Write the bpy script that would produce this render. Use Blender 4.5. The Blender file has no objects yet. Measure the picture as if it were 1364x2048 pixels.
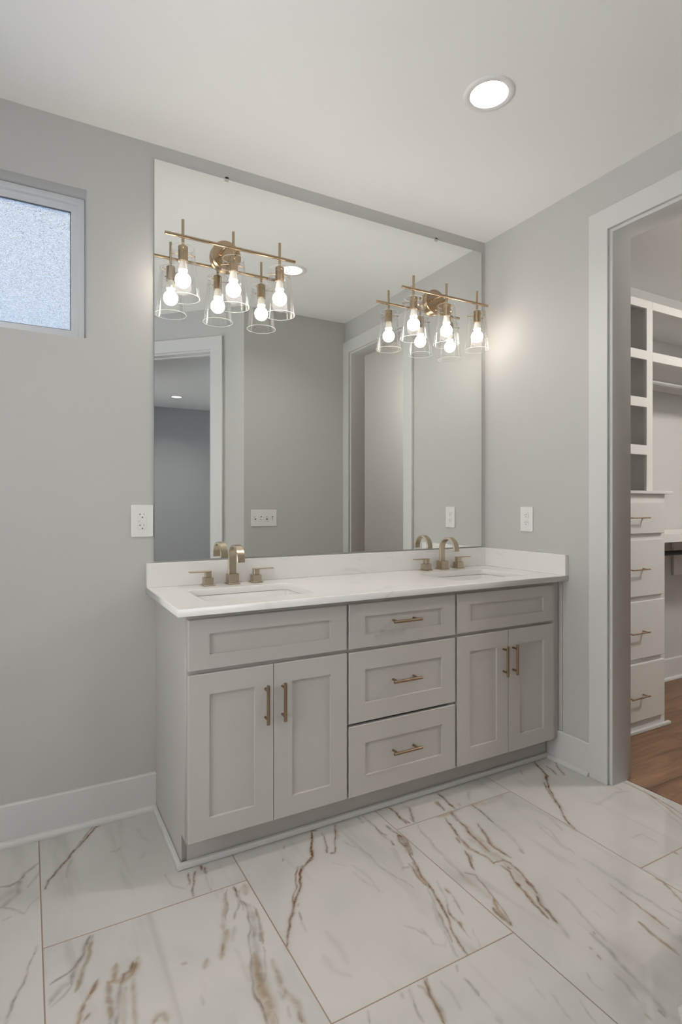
import bpy, bmesh, math, random
import numpy as np
from mathutils import Vector, Matrix

# ------------------------------------------------------------------ camera, world, lights, exposure
SC = bpy.context.scene
COL = SC.collection
H = 2.749                      # ceiling height
PI = math.pi

cam_d = bpy.data.cameras.new('camera')
cam_d.sensor_fit = 'VERTICAL'
cam_d.sensor_height = 36.0
cam_d.lens = 1130.8 / 2048 * 36.0
cam_d.shift_y = -12.54 / 2048
cam_d.clip_start = 0.02
cam = bpy.data.objects.new('camera', cam_d)
COL.objects.link(cam)
cam.location = (-2.2848, -2.4237, 1.2503)
cam.rotation_euler = (PI / 2, 0, -0.5064)
SC.camera = cam

SC.view_settings.view_transform = 'Standard'
SC.view_settings.look = 'None'
SC.view_settings.gamma = 1.0
SC.view_settings.use_curve_mapping = False
SC.view_settings.exposure = 0.17
SC.cycles.max_bounces = 10
SC.cycles.diffuse_bounces = 6
SC.cycles.glossy_bounces = 5
SC.cycles.transmission_bounces = 6
SC.cycles.transparent_max_bounces = 16
SC.cycles.sample_clamp_indirect = 4.0
SC.cycles.caustics_reflective = True
SC.cycles.blur_glossy = 1.0
SC.cycles.caustics_refractive = True

BULB_E = 25.0                  # emission of the fixture bulbs
CAN_E = 250.0                   # emission of the recessed bathroom lights, one seen, the others added
CLOSET_E = 125.0  # emission of the added closet light
BED_E = 460.0
SKY_E = 0.77
SKY_BOOST = 7.1                # added sky boost on the side the unseen windows face

world = bpy.data.worlds.new('sky')
SC.world = world
world.use_nodes = True
wn = world.node_tree.nodes
wl = world.node_tree.links
wn.clear()
w_out = wn.new('ShaderNodeOutputWorld')
w_bg = wn.new('ShaderNodeBackground')
w_tc = wn.new('ShaderNodeTexCoord')
w_noise = wn.new('ShaderNodeTexNoise')
w_noise.inputs['Scale'].default_value = 4.5
w_noise.inputs['Detail'].default_value = 4.0
w_ramp = wn.new('ShaderNodeValToRGB')
w_ramp.color_ramp.elements[0].position = 0.34
w_ramp.color_ramp.elements[0].color = (0.42, 0.66, 1.0, 1)
w_ramp.color_ramp.elements[1].position = 0.56
w_ramp.color_ramp.elements[1].color = (1.25, 1.27, 1.3, 1)
wl.new(w_tc.outputs['Generated'], w_noise.inputs['Vector'])
w_sz = wn.new('ShaderNodeSeparateXYZ')
wl.new(w_tc.outputs['Generated'], w_sz.inputs[0])
w_up = wn.new('ShaderNodeMath')
w_up.operation = 'MULTIPLY_ADD'                         # hazier and whiter higher up
w_up.inputs[1].default_value = 0.75
wl.new(w_sz.outputs['Z'], w_up.inputs[0])
w_cl = wn.new('ShaderNodeMath')
w_cl.operation = 'SUBTRACT'
w_cl.inputs[1].default_value = 0.22
wl.new(w_noise.outputs['Fac'], w_cl.inputs[0])
wl.new(w_cl.outputs[0], w_up.inputs[2])
wl.new(w_up.outputs[0], w_ramp.inputs['Fac'])
w_warm = wn.new('ShaderNodeMix')                    # hazy, nearly white on the boosted side
w_warm.data_type = 'RGBA'
w_warm.inputs['B'].default_value = (1.0, 0.99, 0.975, 1)
wl.new(w_ramp.outputs['Color'], w_warm.inputs['A'])
wl.new(w_warm.outputs['Result'], w_bg.inputs['Color'])
# the sky is boosted on one side to feed the added windows
w_sep = wn.new('ShaderNodeSeparateXYZ')
wl.new(w_tc.outputs['Generated'], w_sep.inputs[0])
w_mr = wn.new('ShaderNodeMapRange')
w_mr.interpolation_type = 'SMOOTHSTEP'
w_mr.inputs['From Min'].default_value = 0.1
w_mr.inputs['From Max'].default_value = -0.75
w_mr.inputs['To Min'].default_value = SKY_E
w_mr.inputs['To Max'].default_value = SKY_E * SKY_BOOST
w_dot = wn.new('ShaderNodeVectorMath')
w_dot.operation = 'DOT_PRODUCT'
w_dot.inputs[1].default_value = (0.60, 0.80, 0.0)
wl.new(w_tc.outputs['Generated'], w_dot.inputs[0])
wl.new(w_dot.outputs['Value'], w_mr.inputs['Value'])
# added boost below the horizon, as from sunlit ground, to brighten the ceilings
w_gr = wn.new('ShaderNodeMapRange')
w_gr.inputs['From Min'].default_value = 0.0
w_gr.inputs['From Max'].default_value = -0.4
w_gr.inputs['To Min'].default_value = 1.0
w_gr.inputs['To Max'].default_value = 1.7
wl.new(w_sep.outputs['Z'], w_gr.inputs['Value'])
w_mu = wn.new('ShaderNodeMath')
w_mu.operation = 'MULTIPLY'
wl.new(w_mr.outputs['Result'], w_mu.inputs[0])
wl.new(w_gr.outputs['Result'], w_mu.inputs[1])
wl.new(w_mu.outputs[0], w_bg.inputs['Strength'])
w_m2 = wn.new('ShaderNodeMapRange')
w_m2.inputs['From Min'].default_value = 0.1
w_m2.inputs['From Max'].default_value = -0.5
w_m2.inputs['To Max'].default_value = 0.9
wl.new(w_dot.outputs['Value'], w_m2.inputs['Value'])
wl.new(w_m2.outputs['Result'], w_warm.inputs['Factor'])
wl.new(w_bg.outputs['Background'], w_out.inputs['Surface'])

# ------------------------------------------------------------------ materials
def principled(name, color, rough=0.5, metal=0.0, spec=0.5, **kw):
    m = bpy.data.materials.new(name)
    m.use_nodes = True
    b = m.node_tree.nodes['Principled BSDF']
    b.inputs['Base Color'].default_value = (*color, 1)
    b.inputs['Roughness'].default_value = rough
    b.inputs['Metallic'].default_value = metal
    b.inputs['Specular IOR Level'].default_value = spec
    for k, v in kw.items():
        b.inputs[k.replace('_', ' ')].default_value = v
    return m

def N(m, t, **kw):
    n = m.node_tree.nodes.new(t)
    for k, v in kw.items():
        setattr(n, k, v)
    return n

def L(m, a, b):
    m.node_tree.links.new(a, b)

def bsdf(m):
    return m.node_tree.nodes['Principled BSDF']

def add_bump(m, scale, strength, dist=0.001, detail=3.0, stretch=None):
    tc = N(m, 'ShaderNodeTexCoord')
    nz = N(m, 'ShaderNodeTexNoise')
    nz.inputs['Scale'].default_value = scale
    nz.inputs['Detail'].default_value = detail
    src = tc.outputs['Object']
    if stretch:
        mp = N(m, 'ShaderNodeMapping')
        mp.inputs['Scale'].default_value = stretch
        L(m, src, mp.inputs['Vector'])
        src = mp.outputs['Vector']
    L(m, src, nz.inputs['Vector'])
    bp = N(m, 'ShaderNodeBump')
    bp.inputs['Strength'].default_value = strength
    bp.inputs['Distance'].default_value = dist
    L(m, nz.outputs['Fac'], bp.inputs['Height'])
    L(m, bp.outputs['Normal'], bsdf(m).inputs['Normal'])
    return nz

M = {}
M['wall'] = principled('wall_paint', (0.51, 0.505, 0.488), 0.75, spec=0.25)
add_bump(M['wall'], 260, 0.08, 0.0006)
M['ceiling'] = principled('ceiling_paint', (0.91, 0.905, 0.885), 0.85, spec=0.2)
add_bump(M['ceiling'], 200, 0.08, 0.0006)
M['trim'] = principled('trim_paint', (0.63, 0.625, 0.612), 0.38, spec=0.4)
M['cabinet'] = principled('cabinet_paint', (0.49, 0.465, 0.44), 0.42, spec=0.4)
add_bump(M['cabinet'], 40, 0.05, 0.0004, stretch=(1, 1, 14))
M['closet'] = principled('closet_paint', (0.66, 0.65, 0.63), 0.45, spec=0.35)
M['bedroom'] = principled('bedroom_paint', (0.52, 0.53, 0.545), 0.8, spec=0.2)
M['bounce_grey'] = principled('bounce_grey', (0.36, 0.355, 0.35), 0.95, spec=0.1)  # unseen bedroom floor, grey chosen to bounce light onto its ceiling
M['brass'] = principled('champagne_bronze', (0.46, 0.35, 0.235), 0.27, 1.0)
M['faucet'] = principled('brushed_bronze', (0.50, 0.425, 0.33), 0.30, 1.0)
add_bump(M['faucet'], 60, 0.12, 0.0004, stretch=(1, 1, 12))
M['pull'] = principled('dark_bronze', (0.34, 0.245, 0.16), 0.32, 1.0)
M['dark_bar'] = principled('dark_bronze_flat', (0.10, 0.065, 0.04), 0.4, 1.0)
M['chrome'] = principled('chrome', (0.85, 0.86, 0.88), 0.12, 1.0)
M['black_metal'] = principled('black_metal', (0.018, 0.018, 0.018), 0.35, 0.6)
M['porcelain'] = principled('porcelain', (0.80, 0.79, 0.77), 0.12, spec=0.5)
M['plate'] = principled('white_plastic', (0.76, 0.755, 0.74), 0.35)
M['slot'] = principled('dark_slot', (0.02, 0.02, 0.02), 0.7)
M['vinyl'] = principled('white_vinyl', (0.72, 0.73, 0.75), 0.4)
M['gasket'] = principled('grey_gasket', (0.13, 0.14, 0.15), 0.6)
M['clip'] = principled('clear_clip', (0.55, 0.56, 0.54), 0.2)
M['collar'] = principled('bulb_plastic', (0.80, 0.77, 0.70), 0.45)
M['baffle'] = principled('white_baffle', (0.82, 0.81, 0.79), 0.5)

# silvered mirror glass with a polished green-grey edge
M['mirror'] = principled('mirror_silver', (0.945, 0.965, 0.945), 0.0, 1.0)
M['mirror_edge'] = principled('mirror_edge', (0.05, 0.065, 0.055), 0.15)

def emitter(name, color, strength):
    m = bpy.data.materials.new(name)
    m.use_nodes = True
    m.node_tree.nodes.clear()
    o = N(m, 'ShaderNodeOutputMaterial')
    e = N(m, 'ShaderNodeEmission')
    e.inputs['Color'].default_value = (*color, 1)
    e.inputs['Strength'].default_value = strength
    L(m, e.outputs['Emission'], o.inputs['Surface'])
    return m
M['bulb'] = emitter('bulb_glow', (1.0, 0.90, 0.79), BULB_E)
M['can'] = emitter('lens_glow', (1.0, 0.955, 0.90), CAN_E)
M['fill_closet'] = emitter('closet_fill_glow', (1.0, 0.955, 0.90), CLOSET_E)
M['can_bed'] = emitter('bedroom_lens_glow', (1.0, 0.95, 0.9), BED_E)

def thin_glass(name, gain, white, rough=0.02):
    """clear blown glass: mostly see-through, mirror-like at grazing angles"""
    m = bpy.data.materials.new(name)
    m.use_nodes = True
    m.node_tree.nodes.clear()
    o = N(m, 'ShaderNodeOutputMaterial')
    tr = N(m, 'ShaderNodeBsdfTransparent')
    tr.inputs['Color'].default_value = (0.975, 0.975, 0.975, 1)
    gl = N(m, 'ShaderNodeBsdfGlossy')
    gl.inputs['Roughness'].default_value = rough
    gl.inputs['Color'].default_value = (1, 1, 1, 1)
    df = N(m, 'ShaderNodeBsdfTranslucent')
    df.inputs['Color'].default_value = (0.95, 0.95, 0.95, 1)
    fr = N(m, 'ShaderNodeFresnel')
    fr.inputs['IOR'].default_value = 1.45
    mu = N(m, 'ShaderNodeMath', operation='MULTIPLY')
    mu.inputs[1].default_value = gain
    mu.use_clamp = True
    L(m, fr.outputs['Fac'], mu.inputs[0])
    mx = N(m, 'ShaderNodeMixShader')
    L(m, mu.outputs[0], mx.inputs[0])
    L(m, tr.outputs[0], mx.inputs[1])
    L(m, gl.outputs[0], mx.inputs[2])
    m2 = N(m, 'ShaderNodeMixShader')
    m2.inputs[0].default_value = white
    L(m, mx.outputs[0], m2.inputs[1])
    L(m, df.outputs[0], m2.inputs[2])
    L(m, m2.outputs[0], o.inputs['Surface'])
    return m
M['glass'] = thin_glass('shade_glass', 0.35, 0.004)
M['lit_rim'] = thin_glass('shade_lit_rim', 3.0, 0.42, 0.15)  # white mixed in to imitate light gathered in the glass edge
M['pane'] = thin_glass('clear_pane', 1.0, 0.0)

# frosted window glass: rough transmission with a pebbled surface
M['frost'] = principled('frosted_glass', (0.95, 0.97, 1.0), 0.28, spec=0.5)
bsdf(M['frost']).inputs['Transmission Weight'].default_value = 1.0
bsdf(M['frost']).inputs['IOR'].default_value = 1.4
_n = add_bump(M['frost'], 230, 1.0, 0.006, 2.0)

# quartz: white with faint grey veins
def quartz():
    m = principled('white_quartz', (0.78, 0.765, 0.74), 0.22)
    tc = N(m, 'ShaderNodeTexCoord')
    n1 = N(m, 'ShaderNodeTexNoise')
    n1.inputs['Scale'].default_value = 2.3
    n1.inputs['Detail'].default_value = 7
    n1.inputs['Distortion'].default_value = 1.2
    L(m, tc.outputs['Object'], n1.inputs['Vector'])
    r = N(m, 'ShaderNodeValToRGB')
    e = r.color_ramp.elements
    e[0].position = 0.478; e[0].color = (0, 0, 0, 1)
    e[1].position = 0.5; e[1].color = (1, 1, 1, 1)
    k = r.color_ramp.elements.new(0.522); k.color = (0, 0, 0, 1)
    L(m, n1.outputs['Fac'], r.inputs['Fac'])
    n2 = N(m, 'ShaderNodeTexNoise')
    n2.inputs['Scale'].default_value = 5.0
    n2.inputs['Detail'].default_value = 3
    L(m, tc.outputs['Object'], n2.inputs['Vector'])
    mr = N(m, 'ShaderNodeMapRange')
    mr.inputs['From Min'].default_value = 0.5; mr.inputs['From Max'].default_value = 0.68
    mr.inputs['To Max'].default_value = 0.2
    L(m, n2.outputs['Fac'], mr.inputs['Value'])
    mu = N(m, 'ShaderNodeMath', operation='MULTIPLY')
    L(m, r.outputs['Color'], mu.inputs[0]); L(m, mr.outputs[0], mu.inputs[1])
    mix = N(m, 'ShaderNodeMix', data_type='RGBA')
    mix.inputs['A'].default_value = (0.78, 0.765, 0.74, 1)
    mix.inputs['B'].default_value = (0.42, 0.40, 0.37, 1)
    L(m, mu.outputs[0], mix.inputs['Factor'])
    L(m, mix.outputs['Result'], bsdf(m).inputs['Base Color'])
    return m
M['quartz'] = quartz()

# marble-look porcelain tile: 60 x 120 cm, half-offset columns, tan grout
def marble():
    m = principled('marble_tile', (0.7, 0.68, 0.65), 0.05, spec=0.85)
    tc = N(m, 'ShaderNodeTexCoord')
    sx = N(m, 'ShaderNodeSeparateXYZ')
    L(m, tc.outputs['Object'], sx.inputs[0])
    def math_(op, a, b=None, clamp=False):
        n = N(m, 'ShaderNodeMath', operation=op)
        n.use_clamp = clamp
        for i, v in enumerate((a, b)):
            if v is None: continue
            if isinstance(v, (int, float)): n.inputs[i].default_value = v
            else: L(m, v, n.inputs[i])
        return n.outputs[0]
    fx = math_('DIVIDE', math_('ADD', sx.outputs[0], 1.6434), 0.604)
    k = math_('FLOOR', fx)
    par = math_('MULTIPLY', math_('FRACT', math_('MULTIPLY', k, 0.5)), 2.0)
    fy = math_('DIVIDE', math_('ADD', math_('ADD', sx.outputs[1], 0.02), math_('MULTIPLY', par, 0.6)), 1.2)
    ex = math_('MULTIPLY', math_('SUBTRACT', 0.5, math_('ABSOLUTE', math_('SUBTRACT', math_('FRACT', fx), 0.5))), 0.604)
    ey = math_('MULTIPLY', math_('SUBTRACT', 0.5, math_('ABSOLUTE', math_('SUBTRACT', math_('FRACT', fy), 0.5))), 1.2)
    edge = math_('MINIMUM', ex, ey)
    grout = math_('LESS_THAN', edge, 0.0018)
    cid = N(m, 'ShaderNodeCombineXYZ')
    L(m, k, cid.inputs[0]); L(m, math_('FLOOR', fy), cid.inputs[1])
    wnz = N(m, 'ShaderNodeTexWhiteNoise')
    L(m, cid.outputs[0], wnz.inputs['Vector'])
    # soft clouds in the body of the stone
    ad = N(m, 'ShaderNodeVectorMath', operation='MULTIPLY_ADD')
    L(m, wnz.outputs['Color'], ad.inputs[0]); ad.inputs[1].default_value = (9, 9, 9); L(m, tc.outputs['Object'], ad.inputs[2])
    n1 = N(m, 'ShaderNodeTexNoise')
    n1.inputs['Scale'].default_value = 2.6; n1.inputs['Detail'].default_value = 5; n1.inputs['Distortion'].default_value = 0.6
    L(m, ad.outputs[0], n1.inputs['Vector'])
    rp = N(m, 'ShaderNodeValToRGB')
    e = rp.color_ramp.elements
    e[0].position = 0.3; e[0].color = (0.50, 0.49, 0.47, 1)
    e[1].position = 0.55; e[1].color = (0.575, 0.555, 0.53, 1)
    x = e.new(0.75); x.color = (0.605, 0.58, 0.555, 1)
    L(m, n1.outputs['Fac'], rp.inputs['Fac'])
    # faint grey streaks running through each slab
    mp = N(m, 'ShaderNodeMapping')
    mp.inputs['Rotation'].default_value = (0, 0, math.radians(28))
    mp.inputs['Scale'].default_value = (9.0, 1.5, 1.0)
    L(m, ad.outputs[0], mp.inputs['Vector'])
    n4 = N(m, 'ShaderNodeTexNoise')
    n4.inputs['Scale'].default_value = 1.0; n4.inputs['Detail'].default_value = 6; n4.inputs['Distortion'].default_value = 0.9
    L(m, mp.outputs['Vector'], n4.inputs['Vector'])
    st = N(m, 'ShaderNodeMapRange')
    st.interpolation_type = 'SMOOTHSTEP'
    st.inputs['From Min'].default_value = 0.53; st.inputs['From Max'].default_value = 0.78
    st.inputs['To Max'].default_value = 0.40
    L(m, n4.outputs['Fac'], st.inputs['Value'])
    # the traced veins live on the mesh as a colour attribute (R brown line, G grey band, B tan band)
    at = N(m, 'ShaderNodeAttribute', attribute_name='vein')
    sp = N(m, 'ShaderNodeSeparateColor')
    L(m, at.outputs['Color'], sp.inputs[0])
    n2 = N(m, 'ShaderNodeTexNoise')
    n2.inputs['Scale'].default_value = 75; n2.inputs['Detail'].default_value = 4; n2.inputs['Distortion'].default_value = 0.8
    L(m, tc.outputs['Object'], n2.inputs['Vector'])
    br = N(m, 'ShaderNodeMapRange')
    br.inputs['From Min'].default_value = 0.28; br.inputs['From Max'].default_value = 0.62
    br.inputs['To Min'].default_value = 0.75; br.inputs['To Max'].default_value = 1.5
    L(m, n2.outputs['Fac'], br.inputs['Value'])
    n3 = N(m, 'ShaderNodeTexNoise')
    n3.inputs['Scale'].default_value = 22; n3.inputs['Detail'].default_value = 5; n3.inputs['Distortion'].default_value = 1.0
    L(m, tc.outputs['Object'], n3.inputs['Vector'])
    bs = N(m, 'ShaderNodeMapRange')
    bs.inputs['From Min'].default_value = 0.3; bs.inputs['From Max'].default_value = 0.7
    bs.inputs['To Min'].default_value = 0.6; bs.inputs['To Max'].default_value = 1.4
    L(m, n3.outputs['Fac'], bs.inputs['Value'])
    fb = math_('MULTIPLY', sp.outputs[0], br.outputs[0], True)
    fg = math_('MULTIPLY', sp.outputs[1], bs.outputs[0], True)
    ft = math_('MULTIPLY', sp.outputs[2], bs.outputs[0], True)
    def mix(f, a, col):
        n = N(m, 'ShaderNodeMix', data_type='RGBA')
        L(m, f, n.inputs['Factor']); L(m, a, n.inputs['A']); n.inputs['B'].default_value = (*col, 1)
        return n.outputs['Result']
    c = mix(st.outputs[0], rp.outputs['Color'], (0.34, 0.315, 0.28))
    c = mix(ft, c, (0.34, 0.25, 0.16))
    c = mix(fg, c, (0.25, 0.225, 0.19))
    c = mix(fb, c, (0.16, 0.082, 0.034))
    c = mix(grout, c, (0.27, 0.19, 0.135))
    L(m, c, bsdf(m).inputs['Base Color'])
    rg = math_('ADD', math_('MULTIPLY', grout, 0.5), 0.05)
    L(m, rg, bsdf(m).inputs['Roughness'])
    return m
M['marble'] = marble()

def oak():
    m = principled('wood_planks', (0.15, 0.08, 0.045), 0.38)
    tc = N(m, 'ShaderNodeTexCoord')
    bk = N(m, 'ShaderNodeTexBrick')
    bk.offset = 0.37
    bk.inputs['Color1'].default_value = (0.17, 0.087, 0.047, 1)
    bk.inputs['Color2'].default_value = (0.24, 0.135, 0.078, 1)
    bk.inputs['Mortar'].default_value = (0.05, 0.027, 0.016, 1)
    bk.inputs['Scale'].default_value = 1.0
    bk.inputs['Mortar Size'].default_value = 0.0012
    bk.inputs['Brick Width'].default_value = 1.22
    bk.inputs['Row Height'].default_value = 0.18
    L(m, tc.outputs['Object'], bk.inputs['Vector'])
    mp = N(m, 'ShaderNodeMapping')
    mp.inputs['Scale'].default_value = (1.6, 11, 1)
    L(m, tc.outputs['Object'], mp.inputs['Vector'])
    nz = N(m, 'ShaderNodeTexNoise')
    nz.inputs['Scale'].default_value = 1.6; nz.inputs['Detail'].default_value = 6; nz.inputs['Distortion'].default_value = 1.4
    L(m, mp.outputs['Vector'], nz.inputs['Vector'])
    r = N(m, 'ShaderNodeMapRange')
    r.inputs['From Min'].default_value = 0.3; r.inputs['From Max'].default_value = 0.7
    r.inputs['To Min'].default_value = 0.55; r.inputs['To Max'].default_value = 1.25
    L(m, nz.outputs['Fac'], r.inputs['Value'])
    mx = N(m, 'ShaderNodeMix', data_type='RGBA', blend_type='MULTIPLY')
    mx.inputs['Factor'].default_value = 1.0
    L(m, bk.outputs['Color'], mx.inputs['A']); L(m, r.outputs[0], mx.inputs['B'])
    L(m, mx.outputs['Result'], bsdf(m).inputs['Base Color'])
    return m
M['oak'] = oak()

# ------------------------------------------------------------------ helpers
def finish(name, bm, mats, parent=None, smooth=None, recalc=True):
    if recalc:
        bmesh.ops.recalc_face_normals(bm, faces=bm.faces)
    me = bpy.data.meshes.new(name)
    bm.to_mesh(me)
    bm.free()
    for mt in (mats if isinstance(mats, (list, tuple)) else [mats]):
        me.materials.append(M[mt])
    if smooth:
        for p in me.polygons:
            p.use_smooth = True
        me.set_sharp_from_angle(angle=math.radians(smooth))
    o = bpy.data.objects.new(name, me)
    COL.objects.link(o)
    if parent is not None:
        o.parent = parent
    return o

def tag(o, label, cat, group=None):
    o['label'] = label
    o['category'] = cat
    if group:
        o['group'] = group
    return o

def thing(name, label, cat, loc=(0, 0, 0), group=None):
    o = bpy.data.objects.new(name, None)
    o.empty_display_size = 0.05
    COL.objects.link(o)
    o.location = loc
    return tag(o, label, cat, group)

def struct(o, label=None):
    o['kind'] = 'structure'
    if label:
        o['label'] = label
    return o

def dup(root, loc, label):
    r = root.copy()
    COL.objects.link(r)
    r.location = loc
    r['label'] = label
    for ch in list(root.children):
        c = ch.copy()
        COL.objects.link(c)
        c.parent = r
        for g in list(ch.children):
            d = g.copy()
            COL.objects.link(d)
            d.parent = c
    return r

def box(bm, x0, x1, y0, y1, z0, z1, bev=0.0, seg=1, mi=0):
    t = bmesh.new()
    r = bmesh.ops.create_cube(t, size=1.0)
    for v in t.verts:
        v.co = Vector(((x0 + x1) / 2 + v.co.x * abs(x1 - x0), (y0 + y1) / 2 + v.co.y * abs(y1 - y0), (z0 + z1) / 2 + v.co.z * abs(z1 - z0)))
    if bev:
        bmesh.ops.bevel(t, geom=t.edges[:], offset=bev, segments=seg, affect='EDGES', profile=0.5)
    join(bm, t, mi)

def join(bm, t, mi=0, mat=None):
    if mat is not None:
        bmesh.ops.transform(t, matrix=mat, verts=t.verts)
    mp = {}
    for v in t.verts:
        mp[v] = bm.verts.new(v.co)
    for f in t.faces:
        try:
            nf = bm.faces.new([mp[v] for v in f.verts])
            nf.material_index = mi if mi else f.material_index
        except ValueError:
            pass
    t.free()

def obox(name, mat, parent, *a, **k):
    bm = bmesh.new()
    box(bm, *a, **k)
    return finish(name, bm, mat, parent)

def lathe(bm, prof, loc=(0, 0, 0), axis='Z', n=32, mi=0, closed=False):
    """revolve (radius, height) pairs round an axis"""
    rings = []
    for r, h in prof:
        ring = []
        if r < 1e-6:
            ring = [None]
        for i in range(n if r >= 1e-6 else 1):
            a = 2 * PI * i / n
            p = (r * math.cos(a), r * math.sin(a), h)
            if axis == 'Y':
                p = (p[0], -h, p[1])
            elif axis == 'X':
                p = (h, p[0], p[1])
            v = bm.verts.new((p[0] + loc[0], p[1] + loc[1], p[2] + loc[2]))
            if r < 1e-6:
                ring = [v]
            else:
                ring.append(v)
        rings.append(ring)
    pairs = list(zip(rings[:-1], rings[1:]))
    if closed:
        pairs.append((rings[-1], rings[0]))
    for a, b in pairs:
        for i in range(n):
            j = (i + 1) % n
            if len(a) == 1 and len(b) == 1:
                continue
            if len(a) == 1:
                f = bm.faces.new((a[0], b[i], b[j]))
            elif len(b) == 1:
                f = bm.faces.new((a[i], a[j], b[0]))
            else:
                f = bm.faces.new((a[i], a[j], b[j], b[i]))
            f.material_index = mi

def rod(bm, p0, p1, r, n=16, bev=0.0, mi=0):
    p0 = Vector(p0); p1 = Vector(p1)
    d = p1 - p0
    h = d.length
    t = bmesh.new()
    b = bev or r * 0.12
    lathe(t, [(0, 0), (r - b, 0), (r, b), (r, h - b), (r - b, h), (0, h)], n=n)
    q = Vector((0, 0, 1)).rotation_difference(d.normalized())
    join(bm, t, mi, Matrix.Translation(p0) @ q.to_matrix().to_4x4())

def rrect(x0, x1, y0, y1, r, n=5):
    pts = []
    for cx, cy, a0 in ((x1 - r, y1 - r, 0), (x0 + r, y1 - r, PI / 2), (x0 + r, y0 + r, PI), (x1 - r, y0 + r, 1.5 * PI)):
        for i in range(n + 1):
            a = a0 + i / n * PI / 2
            pts.append((cx + r * math.cos(a), cy + r * math.sin(a)))
    return pts

def circle(cx, cy, r, n=48):
    return [(cx + r * math.cos(2 * PI * i / n), cy + r * math.sin(2 * PI * i / n)) for i in range(n)]

def plate_mesh(loops, thick, bev=0.0, bseg=2):
    """a flat slab cut from nested 2D outlines (outer first, then holes), lying in XY, centred on z = 0; returns a bmesh"""
    cu = bpy.data.curves.new('outline', 'CURVE')
    cu.dimensions = '2D'
    cu.fill_mode = 'BOTH' if thick > 0 else 'FRONT'
    cu.extrude = max(thick / 2 - bev, 0)
    cu.bevel_depth = bev
    cu.bevel_resolution = bseg
    cu.offset = -bev
    for pts in loops:
        s = cu.splines.new('POLY')
        s.points.add(len(pts) - 1)
        for q, (x, y) in zip(s.points, pts):
            q.co = (x, y, 0, 1)
        s.use_cyclic_u = True
    o = bpy.data.objects.new('outline', cu)
    COL.objects.link(o)
    dg = bpy.context.evaluated_depsgraph_get()
    me = bpy.data.meshes.new_from_object(o.evaluated_get(dg))
    bm = bmesh.new()
    bm.from_mesh(me)
    bpy.data.objects.remove(o)
    bpy.data.curves.remove(cu)
    bpy.data.meshes.remove(me)
    bmesh.ops.remove_doubles(bm, verts=bm.verts, dist=1e-5)
    for f in bm.faces:
        f.material_index = 0
    return bm

# rotations that stand a plate up: XY outline -> XZ plane (facing -y) and -> YZ plane (facing -x)
STAND_Y = Matrix(((1, 0, 0, 0), (0, 0, 1, 0), (0, 1, 0, 0), (0, 0, 0, 1)))
STAND_X = Matrix(((0, 0, 1, 0), (1, 0, 0, 0), (0, 1, 0, 0), (0, 0, 0, 1)))

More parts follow.
